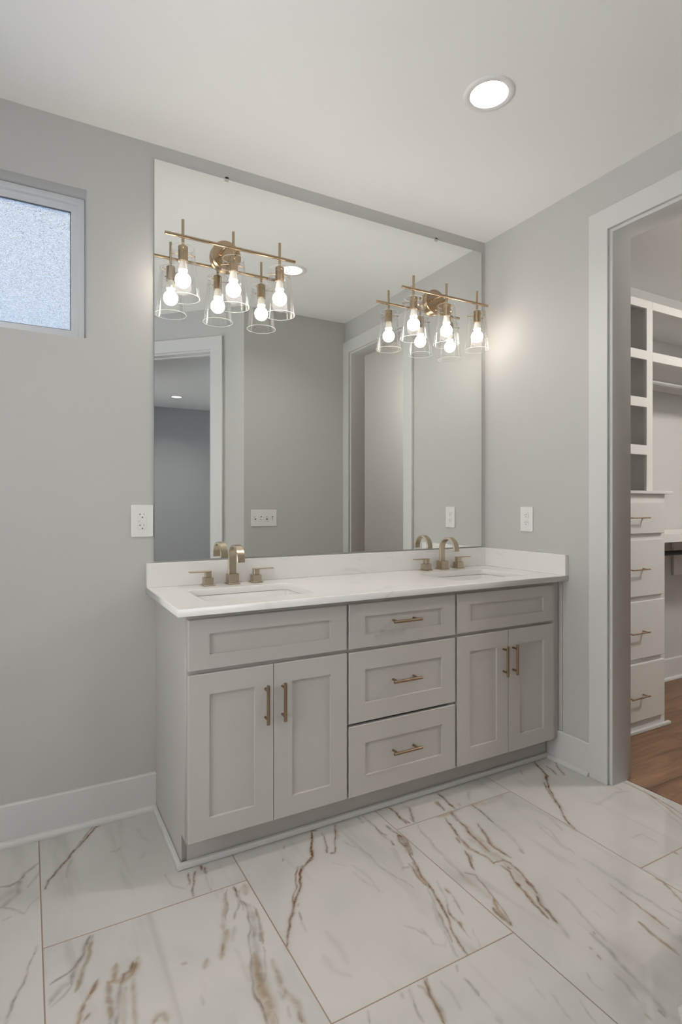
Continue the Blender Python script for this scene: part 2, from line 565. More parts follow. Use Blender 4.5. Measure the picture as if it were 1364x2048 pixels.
# marble veins on the floor: (kind, width, strength, x,y pairs in metres)
VEINS = [
    ('b',0.0064,0.9,[-2.238,-0.346,-2.223,-0.302,-2.197,-0.268,-2.173,-0.224,-2.145,-0.175,-2.117,-0.137,-2.087,-0.091,-2.06,-0.043,-2.038,-0.025,-2.013,-0.017,-1.994,-0.007]),
    ('b',0.0033,0.6,[-2.149,-0.18,-2.125,-0.137,-2.105,-0.105,-2.085,-0.059,-2.067,-0.035,-2.045,-0.017]),
    ('b',0.0075,0.6,[-2.202,-0.272,-2.186,-0.247]),
    ('b',0.0095,0.5,[-2.06,-0.047,-2.003,-0.013]),
    ('g',0.0076,0.35,[-2.17,-0.312,-2.156,-0.233,-2.143,-0.205]),
    ('b',0.0044,0.6,[-1.944,-0.005,-1.923,-0.021,-1.905,-0.013]),
    ('g',0.01,0.3,[-2.023,-0.235,-2.001,-0.239,-1.984,-0.219]),
    ('g',0.0167,0.2,[-1.914,-0.12,-1.903,-0.2,-1.885,-0.242]),
    ('g',0.0118,0.2,[-1.911,-0.289,-1.928,-0.324]),
    ('g',0.0097,0.75,[-2.242,-0.17,-2.267,-0.199,-2.295,-0.22,-2.309,-0.254,-2.331,-0.27,-2.362,-0.262]),
    ('g',0.0128,0.75,[-2.27,-0.201,-2.295,-0.22]),
    ('g',0.0211,0.55,[-2.306,-0.25,-2.311,-0.327,-2.332,-0.344,-2.347,-0.37,-2.358,-0.375]),
    ('g',0.0425,0.35,[-2.312,-0.29,-2.342,-0.315,-2.36,-0.329]),
    ('g',0.0081,0.5,[-2.242,-0.223,-2.267,-0.271,-2.284,-0.306]),
    ('g',0.0068,0.6,[-2.358,-0.372,-2.331,-0.392,-2.316,-0.414,-2.294,-0.44]),
    ('g',0.0048,0.4,[-2.294,-0.437,-2.274,-0.393,-2.242,-0.365]),
    ('g',0.0053,0.4,[-2.356,-0.445,-2.33,-0.433]),
    ('b',0.0035,0.45,[-2.326,-0.817,-2.31,-0.769,-2.294,-0.717,-2.278,-0.66,-2.27,-0.626]),
    ('g',0.0083,0.4,[-2.332,-0.839,-2.315,-0.777,-2.296,-0.724]),
    ('g',0.0093,0.5,[-2.26,-0.599,-2.27,-0.626]),
    ('g',0.0151,0.75,[-2.13,-0.634,-2.142,-0.67,-2.152,-0.704,-2.166,-0.731,-2.179,-0.765,-2.183,-0.794]),
    ('g',0.0107,0.6,[-2.126,-0.665,-2.141,-0.732,-2.156,-0.778,-2.172,-0.816]),
    ('t',0.015,0.6,[-2.121,-0.634,-2.136,-0.704,-2.159,-0.78,-2.175,-0.818]),
    ('b',0.0049,0.5,[-2.13,-0.634,-2.152,-0.704,-2.171,-0.732,-2.183,-0.746]),
    ('g',0.0058,0.8,[-2.169,-0.729,-2.189,-0.749,-2.215,-0.757,-2.237,-0.766]),
    ('g',0.0169,0.5,[-2.183,-0.786,-2.206,-0.789,-2.23,-0.813,-2.238,-0.831]),
    ('g',0.0084,0.5,[-2.183,-0.794,-2.203,-0.821,-2.226,-0.837,-2.238,-0.844]),
    ('b',0.0074,0.6,[-2.125,-0.81,-2.136,-0.828,-2.143,-0.841]),
    ('t',0.0113,0.7,[-2.121,-0.805,-2.143,-0.843,-2.158,-0.864]),
    ('t',0.0135,0.8,[-2.161,-0.87,-2.172,-0.895,-2.179,-0.924]),
    ('b',0.0044,0.5,[-2.161,-0.877,-2.17,-0.893]),
    ('b',0.008,0.5,[-2.154,-0.909,-2.167,-0.922]),
    ('t',0.0175,0.8,[-2.074,-0.778,-2.089,-0.831,-2.105,-0.83]),
    ('t',0.0195,0.7,[-2.104,-0.826,-2.103,-0.883,-2.11,-0.943]),
    ('t',0.0294,0.7,[-2.021,-0.789,-2.04,-0.834,-2.061,-0.846,-2.084,-0.837]),
    ('b',0.0106,0.8,[-2.035,-0.795,-2.044,-0.823,-2.061,-0.826,-2.068,-0.846]),
    ('b',0.0065,0.6,[-2.027,-0.799,-2.04,-0.834]),
    ('g',0.0166,0.85,[-2.069,-0.849,-2.081,-0.892,-2.09,-0.926,-2.098,-0.969]),
    ('g',0.0165,0.6,[-2.099,-0.848,-2.103,-0.902,-2.11,-0.962]),
    ('t',0.0167,0.5,[-2.036,-0.852,-2.048,-0.914,-2.058,-0.991]),
    ('t',0.022,0.4,[-2.059,-0.87,-2.078,-0.933,-2.082,-0.978]),
    ('b',0.0059,0.6,[-1.802,-0.491,-1.819,-0.553]),
    ('b',0.0049,0.8,[-1.781,-0.493,-1.797,-0.532,-1.809,-0.567,-1.817,-0.611]),
    ('b',0.0061,0.8,[-1.758,-0.47,-1.762,-0.495]),
    ('b',0.007,0.9,[-1.75,-0.488,-1.755,-0.521]),
    ('g',0.0058,0.4,[-1.754,-0.521,-1.762,-0.585,-1.766,-0.615]),
    ('t',0.0068,0.4,[-1.876,-0.454,-1.872,-0.524,-1.838,-0.563]),
    ('g',0.0049,0.3,[-1.743,-0.553,-1.751,-0.591]),
    ('g',0.0046,0.6,[-1.716,-0.631,-1.745,-0.718,-1.76,-0.767]),
    ('t',0.018,0.5,[-1.726,-0.653,-1.762,-0.745,-1.778,-0.81]),
    ('t',0.0209,0.6,[-1.769,-0.802,-1.795,-0.851,-1.816,-0.899]),
    ('b',0.0058,0.5,[-1.795,-0.851,-1.807,-0.875]),
    ('g',0.0129,0.4,[-1.748,-0.8,-1.772,-0.852]),
    ('b',0.0066,0.8,[-1.693,-0.627,-1.692,-0.66,-1.696,-0.685]),
    ('g',0.0064,0.7,[-1.691,-0.672,-1.702,-0.712,-1.723,-0.745,-1.735,-0.773]),
    ('g',0.0056,0.7,[-1.68,-0.654,-1.693,-0.702,-1.704,-0.748]),
    ('t',0.0287,0.5,[-1.658,-0.634,-1.666,-0.686]),
    ('b',0.0055,0.5,[-1.695,-0.705,-1.688,-0.735]),
    ('g',0.0061,0.8,[-1.689,-0.708,-1.693,-0.761,-1.708,-0.822,-1.732,-0.886,-1.742,-0.929]),
    ('g',0.007,0.7,[-1.668,-0.746,-1.674,-0.807,-1.685,-0.848,-1.692,-0.896]),
    ('g',0.0259,0.55,[-1.68,-0.732,-1.688,-0.799,-1.703,-0.852,-1.718,-0.9,-1.73,-0.947]),
    ('t',0.0105,0.6,[-1.667,-0.761,-1.675,-0.814,-1.682,-0.863,-1.696,-0.906]),
    ('g',0.006,0.8,[-1.704,-0.818,-1.705,-0.857,-1.711,-0.886]),
    ('g',0.006,0.7,[-1.689,-0.853,-1.698,-0.893]),
    ('t',0.042,0.75,[-1.735,-0.933,-1.742,-0.986,-1.752,-1.033,-1.756,-1.081,-1.769,-1.151]),
    ('g',0.0198,0.5,[-1.726,-0.938,-1.74,-0.992,-1.745,-1.027]),
    ('g',0.0048,0.6,[-1.735,-0.915,-1.73,-0.959,-1.743,-0.995]),
    ('g',0.0048,0.6,[-1.7,-0.916,-1.717,-0.977,-1.735,-1.022]),
    ('g',0.0061,0.7,[-1.742,-0.929,-1.761,-0.991,-1.775,-1.046,-1.777,-1.089,-1.781,-1.144]),
    ('b',0.0036,0.5,[-1.774,-1.051,-1.776,-1.103,-1.779,-1.145]),
    ('t',0.0109,0.6,[-1.742,-1.054,-1.753,-1.102,-1.755,-1.137,-1.756,-1.158]),
    ('t',0.0196,0.5,[-1.696,-0.972,-1.704,-1.023,-1.708,-1.072]),
    ('g',0.0078,0.4,[-1.703,-0.99,-1.703,-1.05]),
    ('b',0.0113,0.35,[-1.72,-1.071,-1.715,-1.094,-1.7,-1.072]),
    ('t',0.022,0.5,[-1.704,-1.08,-1.691,-1.126,-1.701,-1.189]),
    ('b',0.0107,0.4,[-1.699,-1.151,-1.706,-1.183]),
    ('g',0.0072,0.4,[-1.714,-1.123,-1.724,-1.159]),
    ('t',0.0144,0.45,[-1.915,-0.862,-1.903,-0.866]),
    ('t',0.02,0.5,[-1.848,-0.882,-1.865,-0.906]),
    ('t',0.0214,0.6,[-2.022,-1.011,-2.005,-0.995,-1.992,-0.997,-1.987,-1.023]),
    ('g',0.0074,0.3,[-1.899,-0.987,-1.901,-1.015]),
    ('g',0.0119,0.22,[-1.773,-0.888,-1.771,-0.958,-1.774,-1.011]),
    ('t',0.025,0.18,[-1.518,-0.954,-1.515,-1.019,-1.518,-1.075]),
    ('t',0.0238,0.2,[-1.565,-1.026,-1.567,-1.082,-1.534,-1.122]),
    ('b',0.0066,1,[-1.326,-0.466,-1.361,-0.532,-1.381,-0.574,-1.395,-0.611,-1.419,-0.626,-1.44,-0.643,-1.458,-0.653,-1.48,-0.694,-1.508,-0.741,-1.532,-0.775,-1.552,-0.798,-1.574,-0.83,-1.59,-0.858,-1.607,-0.884,-1.624,-0.907,-1.642,-0.951]),
    ('b',0.0103,0.8,[-1.378,-0.568,-1.392,-0.605]),
    ('b',0.0116,0.9,[-1.404,-0.621,-1.428,-0.632]),
    ('b',0.0106,0.7,[-1.447,-0.639,-1.463,-0.664]),
    ('b',0.0087,0.8,[-1.568,-0.822,-1.595,-0.866]),
    ('b',0.0036,0.8,[-1.463,-0.637,-1.489,-0.682,-1.515,-0.731,-1.537,-0.761,-1.554,-0.797]),
    ('b',0.0048,0.4,[-1.541,-0.804,-1.549,-0.814]),
    ('b',0.0034,0.5,[-1.557,-0.834,-1.561,-0.874]),
    ('t',0.0059,0.4,[-1.56,-0.869,-1.574,-0.922]),
    ('b',0.0076,0.8,[-1.327,-0.469,-1.309,-0.475]),
    ('b',0.0037,0.7,[-1.304,-0.498,-1.314,-0.55,-1.329,-0.588]),
    ('b',0.0056,1,[-1.327,-0.585,-1.344,-0.617]),
    ('b',0.0049,0.8,[-1.23,-0.476,-1.267,-0.544,-1.292,-0.586,-1.315,-0.633]),
    ('b',0.0095,0.9,[-1.331,-0.628,-1.314,-0.63]),
    ('t',0.0209,0.5,[-1.241,-0.509,-1.265,-0.561]),
    ('b',0.004,0.5,[-1.461,-0.504,-1.47,-0.518]),
    ('t',0.0062,0.6,[-1.492,-0.572,-1.501,-0.584]),
    ('g',0.0114,0.6,[-1.119,-0.47,-1.132,-0.517]),
    ('g',0.0096,0.6,[-1.099,-0.472,-1.105,-0.523,-1.103,-0.564]),
    ('b',0.0042,0.6,[-1.103,-0.564,-1.1,-0.603,-1.094,-0.631]),
    ('g',0.0058,0.6,[-1.103,-0.568,-1.105,-0.641,-1.101,-0.679,-1.097,-0.709]),
    ('b',0.0049,0.6,[-1.094,-0.672,-1.102,-0.698]),
    ('g',0.0053,0.5,[-1.224,-0.646,-1.216,-0.702,-1.215,-0.773,-1.205,-0.839,-1.186,-0.882,-1.182,-0.921]),
    ('g',0.0044,0.35,[-1.314,-0.753,-1.307,-0.815,-1.287,-0.851,-1.279,-0.891]),
    ('g',0.0111,0.25,[-1.299,-0.72,-1.284,-0.776,-1.279,-0.824,-1.286,-0.882]),
    ('g',0.0117,0.25,[-1.122,-0.703,-1.138,-0.775,-1.162,-0.836]),
    ('b',0.0046,0.35,[-1.156,-0.82,-1.13,-0.821]),
    ('g',0.0049,0.35,[-1.253,-0.583,-1.238,-0.638]),
    ('g',0.0046,0.3,[-1.351,-0.678,-1.319,-0.716]),
    ('b',0.008,0.9,[-0.977,-0.473,-0.973,-0.514,-0.98,-0.556,-0.982,-0.604]),
    ('b',0.007,0.7,[-0.98,-0.556,-0.969,-0.607]),
    ('b',0.0068,0.6,[-1.055,-0.578,-1.058,-0.622,-1.049,-0.649]),
    ('b',0.0217,0.75,[-1.052,-0.653,-1.056,-0.688,-1.066,-0.725,-1.08,-0.767]),
    ('b',0.0076,0.8,[-1.057,-0.65,-1.071,-0.69,-1.074,-0.74,-1.09,-0.781]),
    ('b',0.0065,0.7,[-1.039,-0.654,-1.05,-0.712,-1.078,-0.778]),
    ('b',0.0067,0.8,[-1.087,-0.773,-1.098,-0.814,-1.111,-0.861,-1.124,-0.915,-1.132,-0.96,-1.146,-0.999,-1.159,-1.044,-1.175,-1.092,-1.193,-1.124]),
    ('b',0.006,0.7,[-1.121,-0.811,-1.125,-0.854,-1.135,-0.9,-1.136,-0.933]),
    ('t',0.0168,0.7,[-1.105,-0.81,-1.116,-0.859,-1.131,-0.919,-1.136,-0.949]),
    ('g',0.0064,0.5,[-1.144,-0.945,-1.162,-1.005,-1.187,-1.057,-1.206,-1.109]),
    ('g',0.0057,0.45,[-1.092,-0.932,-1.116,-1.0,-1.14,-1.04]),
    ('b',0.0053,0.5,[-1.138,-1.033,-1.155,-1.068,-1.156,-1.109,-1.16,-1.14]),
    ('t',0.0088,0.6,[-1.154,-1.11,-1.156,-1.129]),
    ('b',0.0086,0.6,[-1.092,-0.978,-1.093,-1.001]),
    ('b',0.0037,0.4,[-1.093,-1.001,-1.106,-1.051,-1.116,-1.09]),
    ('b',0.0061,0.35,[-1.144,-0.825,-1.131,-0.828]),
    ('g',0.0073,0.35,[-1.105,-0.692,-1.131,-0.767,-1.151,-0.822]),
    ('g',0.0074,0.5,[-0.946,-0.627,-0.966,-0.695,-0.979,-0.782,-0.989,-0.836,-0.997,-0.924,-1.0,-0.958]),
    ('g',0.0116,0.3,[-0.957,-0.655,-0.986,-0.799,-0.983,-0.877,-0.999,-0.949]),
    ('b',0.0076,0.7,[-0.826,-0.645,-0.841,-0.708,-0.854,-0.757,-0.871,-0.842,-0.867,-0.884,-0.858,-0.919,-0.856,-0.957]),
    ('b',0.0066,0.7,[-0.869,-0.77,-0.884,-0.804]),
    ('t',0.0161,0.4,[-0.866,-0.772,-0.877,-0.849,-0.861,-0.893]),
    ('b',0.0072,0.75,[-0.897,-0.848,-0.91,-0.89,-0.937,-0.931,-0.944,-0.949]),
    ('b',0.0042,0.5,[-0.896,-0.878,-0.918,-0.914]),
    ('b',0.0087,0.8,[-0.723,-0.485,-0.736,-0.554,-0.74,-0.611]),
    ('b',0.0085,0.5,[-0.771,-0.535,-0.791,-0.603]),
    ('t',0.0184,0.6,[-0.779,-0.531,-0.785,-0.567]),
    ('b',0.0154,0.6,[-0.771,-0.62,-0.789,-0.69]),
    ('t',0.036,0.5,[-0.845,-0.623,-0.772,-0.626,-0.71,-0.608]),
    ('b',0.0078,0.75,[-0.788,-0.685,-0.796,-0.733,-0.811,-0.791,-0.821,-0.849,-0.824,-0.894]),
    ('t',0.0382,0.5,[-0.791,-0.701,-0.808,-0.804,-0.824,-0.898,-0.818,-0.95]),
    ('g',0.0213,0.3,[-0.834,-0.8,-0.837,-0.881,-0.838,-0.949]),
    ('b',0.0076,0.7,[-0.737,-0.742,-0.768,-0.815,-0.788,-0.868,-0.79,-0.922,-0.782,-0.96]),
    ('t',0.0218,0.5,[-0.755,-0.778,-0.783,-0.87,-0.791,-0.936]),
    ('b',0.0131,0.5,[-0.783,-0.839,-0.786,-0.874]),
    ('b',0.006,0.7,[-0.853,-0.95,-0.817,-0.955,-0.806,-0.98,-0.811,-1.018,-0.823,-1.056,-0.83,-1.094,-0.846,-1.13]),
    ('b',0.0077,0.8,[-0.831,-1.076,-0.848,-1.129]),
    ('b',0.0073,0.8,[-0.859,-1.142,-0.877,-1.178,-0.882,-1.211,-0.894,-1.254]),
    ('g',0.018,0.5,[-0.845,-1.126,-0.88,-1.198,-0.893,-1.248,-0.903,-1.283]),
    ('b',0.006,0.6,[-0.842,-0.974,-0.843,-1.009,-0.86,-1.052,-0.869,-1.08]),
    ('b',0.0106,0.85,[-0.864,-1.063,-0.873,-1.087]),
    ('b',0.0055,0.7,[-0.873,-1.087,-0.887,-1.134,-0.895,-1.183,-0.907,-1.233]),
    ('t',0.0139,0.6,[-0.876,-1.093,-0.886,-1.158,-0.907,-1.233]),
    ('b',0.0071,0.6,[-0.828,-0.991,-0.832,-1.002]),
    ('t',0.0442,0.35,[-0.821,-0.967,-0.839,-1.064,-0.857,-1.143]),
    ('t',0.0288,0.3,[-0.999,-0.941,-0.998,-1.026,-0.995,-1.09]),
    ('b',0.0038,0.5,[-0.985,-0.94,-0.96,-0.971,-0.977,-1.045,-0.987,-1.094,-1.001,-1.146,-1.024,-1.199]),
    ('t',0.0162,0.8,[-0.991,-1.092,-1.011,-1.126,-1.02,-1.171,-1.024,-1.196]),
    ('b',0.0098,0.6,[-1.023,-1.119,-1.026,-1.153,-1.024,-1.192]),
    ('t',0.0117,0.7,[-1.023,-1.119,-1.03,-1.144]),
    ('b',0.006,0.6,[-0.664,-0.614,-0.663,-0.679,-0.675,-0.759]),
    ('t',0.019,0.4,[-0.596,-0.534,-0.638,-0.581]),
    ('g',0.0132,0.4,[-0.672,-0.755,-0.687,-0.849,-0.707,-0.933,-0.72,-0.966]),
    ('b',0.0064,0.3,[-0.716,-0.938,-0.722,-0.965]),
    ('b',0.0061,0.4,[-0.699,-0.582,-0.707,-0.604]),
    ('t',0.0497,0.35,[-0.67,-0.617,-0.579,-0.641,-0.5,-0.63]),
    ('b',0.0083,0.5,[-0.903,-0.508,-0.947,-0.608]),
    ('t',0.0117,0.5,[-0.947,-0.579,-0.947,-0.608]),
    ('g',0.0111,0.3,[-0.524,-0.836,-0.556,-0.943,-0.576,-1.026]),
    ('g',0.0069,0.3,[-0.461,-0.847,-0.486,-0.938]),
    ('g',0.006,0.4,[-1.305,-1.039,-1.279,-1.07,-1.268,-1.105,-1.271,-1.136,-1.248,-1.16,-1.234,-1.143]),
    ('g',0.006,0.35,[-1.262,-1.076,-1.267,-1.106]),
    ('b',0.0052,0.6,[-1.145,-1.006,-1.162,-1.055,-1.182,-1.107,-1.197,-1.138,-1.208,-1.183,-1.215,-1.221]),
    ('b',0.0044,0.5,[-1.178,-1.047,-1.201,-1.103,-1.219,-1.158]),
    ('g',0.0087,0.4,[-1.17,-1.007,-1.205,-1.081,-1.223,-1.137,-1.24,-1.213]),
    ('b',0.0044,0.6,[-1.142,-1.038,-1.155,-1.081,-1.152,-1.117,-1.16,-1.146]),
    ('b',0.0079,0.7,[-1.151,-1.111,-1.152,-1.124]),
    ('g',0.0043,0.4,[-1.16,-1.14,-1.168,-1.18]),
    ('g',0.0051,0.35,[-1.129,-1.15,-1.145,-1.174,-1.165,-1.216]),
    ('g',0.0055,0.4,[-1.105,-1.028,-1.108,-1.064]),
    ('g',0.0063,0.6,[-1.263,-1.228,-1.275,-1.247]),
    ('g',0.0084,0.7,[-1.272,-1.273,-1.272,-1.302,-1.275,-1.333]),
    ('g',0.0052,0.4,[-1.275,-1.338,-1.276,-1.375]),
    ('t',0.0125,0.7,[-1.363,-1.228,-1.381,-1.264,-1.392,-1.302,-1.401,-1.33,-1.405,-1.352]),
    ('b',0.0044,0.6,[-1.372,-1.233,-1.381,-1.264,-1.389,-1.294,-1.399,-1.322,-1.405,-1.352]),
    ('t',0.0076,0.5,[-1.393,-1.23,-1.386,-1.246,-1.387,-1.271]),
    ('g',0.0111,0.45,[-1.37,-1.224,-1.384,-1.297,-1.398,-1.349]),
    ('g',0.0065,0.6,[-1.43,-1.262,-1.441,-1.294,-1.447,-1.326]),
    ('t',0.015,0.3,[-1.42,-1.228,-1.43,-1.262]),
    ('t',0.0098,0.5,[-1.445,-1.229,-1.451,-1.24]),
    ('g',0.0043,0.5,[-1.546,-1.233,-1.561,-1.266]),
    ('g',0.0112,0.35,[-1.335,-1.254,-1.337,-1.303,-1.34,-1.34]),
    ('g',0.0072,0.25,[-1.276,-1.375,-1.274,-1.418]),
    ('g',0.0076,0.2,[-1.118,-1.353,-1.141,-1.426]),
    ('t',0.0107,0.3,[-1.284,-1.399,-1.282,-1.421]),
    ('b',0.0081,0.9,[-0.116,-0.463,-0.151,-0.532,-0.18,-0.6,-0.221,-0.628,-0.276,-0.694,-0.324,-0.77,-0.361,-0.822,-0.4,-0.88,-0.425,-0.92,-0.438,-0.955]),
    ('b',0.0122,0.8,[-0.183,-0.591,-0.223,-0.634]),
    ('b',0.0058,0.7,[-0.244,-0.629,-0.297,-0.709,-0.329,-0.768]),
    ('b',0.0123,0.5,[-0.329,-0.768,-0.365,-0.832]),
    ('g',0.0044,0.5,[-0.335,-0.801,-0.355,-0.837,-0.351,-0.857]),
    ('b',0.005,0.7,[-0.107,-0.525,-0.112,-0.569,-0.134,-0.614]),
    ('b',0.0058,0.7,[-0.014,-0.461,-0.033,-0.517,-0.074,-0.575,-0.109,-0.631]),
    ('t',0.0128,0.6,[-0.062,-0.55,-0.062,-0.565]),
    ('b',0.005,0.4,[-0.253,-0.499,-0.267,-0.529]),
    ('b',0.0052,0.5,[0.074,-0.804,0.076,-0.854,0.067,-0.916,0.07,-0.962,0.056,-1.022,0.039,-1.089]),
    ('b',0.008,0.5,[0.067,-0.916,0.064,-0.972]),
    ('t',0.008,0.6,[0.074,-0.804,0.073,-0.906,0.053,-0.978,-0.0,-1.112]),
    ('g',0.0066,0.35,[0.056,-0.929,0.011,-1.016,-0.048,-1.139]),
    ('g',0.0172,0.3,[-0.219,-0.84,-0.193,-0.879,-0.045,-0.848,0.017,-0.869]),
    ('g',0.006,0.35,[-0.306,-1.093,-0.259,-1.094,-0.238,-1.096,-0.242,-1.161]),
    ('b',0.0058,0.6,[-0.247,-1.223,-0.246,-1.233]),
    ('b',0.0044,0.6,[-0.441,-1.275,-0.441,-1.298,-0.454,-1.328]),
    ('g',0.0071,0.35,[-0.515,-0.828,-0.526,-0.916,-0.561,-0.995,-0.565,-1.056]),
    ('g',0.0136,0.35,[-0.558,-1.095,-0.561,-1.161,-0.563,-1.223,-0.574,-1.268]),
    ('g',0.0055,0.3,[-0.559,-1.128,-0.546,-1.201]),
    ('g',0.0052,0.3,[-0.451,-0.852,-0.485,-0.934]),
    ('g',0.007,0.3,[-0.664,-0.789,-0.683,-0.87,-0.725,-0.968]),
    ('g',0.0109,0.25,[-0.02,-0.681,0.0,-0.75,0.002,-0.86]),
    ('g',0.0089,0.45,[-0.777,-1.156,-0.786,-1.211,-0.802,-1.268,-0.82,-1.321,-0.832,-1.374]),
    ('b',0.0039,0.4,[-0.835,-1.333,-0.839,-1.343]),
    ('b',0.005,0.4,[-0.894,-1.36,-0.894,-1.369]),
    ('b',0.0049,0.5,[-0.899,-1.391,-0.901,-1.41]),
    ('g',0.0154,0.55,[-0.849,-1.335,-0.852,-1.381,-0.862,-1.43,-0.876,-1.473,-0.88,-1.497]),
    ('g',0.0143,0.4,[-0.88,-1.497,-0.885,-1.531,-0.914,-1.593]),
    ('g',0.0116,0.4,[-0.914,-1.46,-0.921,-1.496,-0.934,-1.542]),
    ('g',0.0041,0.4,[-0.981,-1.419,-0.988,-1.447,-0.986,-1.472]),
    ('b',0.0042,0.6,[-0.608,-1.262,-0.616,-1.293,-0.612,-1.324,-0.618,-1.357,-0.625,-1.383]),
    ('b',0.0088,0.55,[-0.622,-1.374,-0.628,-1.391]),
    ('b',0.0047,0.5,[-0.626,-1.387,-0.628,-1.412,-0.628,-1.432]),
    ('t',0.0082,0.5,[-0.612,-1.324,-0.623,-1.378,-0.631,-1.421]),
    ('t',0.0109,0.75,[-0.679,-1.368,-0.687,-1.415,-0.691,-1.451,-0.693,-1.487,-0.699,-1.506]),
    ('g',0.0084,0.45,[-0.679,-1.368,-0.689,-1.433,-0.698,-1.493]),
    ('g',0.0121,0.45,[-0.57,-1.175,-0.565,-1.23,-0.567,-1.291,-0.559,-1.342,-0.566,-1.399,-0.565,-1.437]),
    ('g',0.0058,0.4,[-0.602,-1.216,-0.608,-1.268]),
    ('g',0.0069,0.35,[-0.532,-1.385,-0.527,-1.415]),
    ('g',0.0064,0.35,[-0.624,-1.459,-0.648,-1.484]),
    ('b',0.0044,0.6,[-0.445,-1.277,-0.44,-1.305,-0.458,-1.345,-0.488,-1.392]),
    ('b',0.0064,0.5,[-0.468,-1.351,-0.471,-1.37]),
    ('g',0.0061,0.35,[-1.11,-1.415,-1.122,-1.46,-1.133,-1.498]),
    ('g',0.0033,0.4,[-1.059,-1.462,-1.074,-1.493,-1.084,-1.53]),
    ('g',0.0057,0.25,[-1.132,-1.384,-1.138,-1.418]),
    ('t',0.0093,0.6,[-0.952,-1.571,-0.955,-1.587]),
    ('b',0.0028,0.5,[-0.917,-1.576,-0.92,-1.596]),
    ('g',0.0086,0.25,[-0.671,-1.139,-0.689,-1.205,-0.696,-1.283,-0.707,-1.321]),
    ('g',0.0048,0.25,[-0.76,-1.276,-0.765,-1.31]),
    ('g',0.0132,0.5,[-0.889,-1.242,-0.901,-1.276,-0.913,-1.309]),
]

# ------------------------------------------------------------------ the setting
WT = 0.127                     # partition thickness
FY = -1.64                     # wall across from the mirror
DX = -0.868                    # where that wall turns 45 degrees
BW, BE, BS = -2.73, 3.0, -6.4   # outer walls of the house

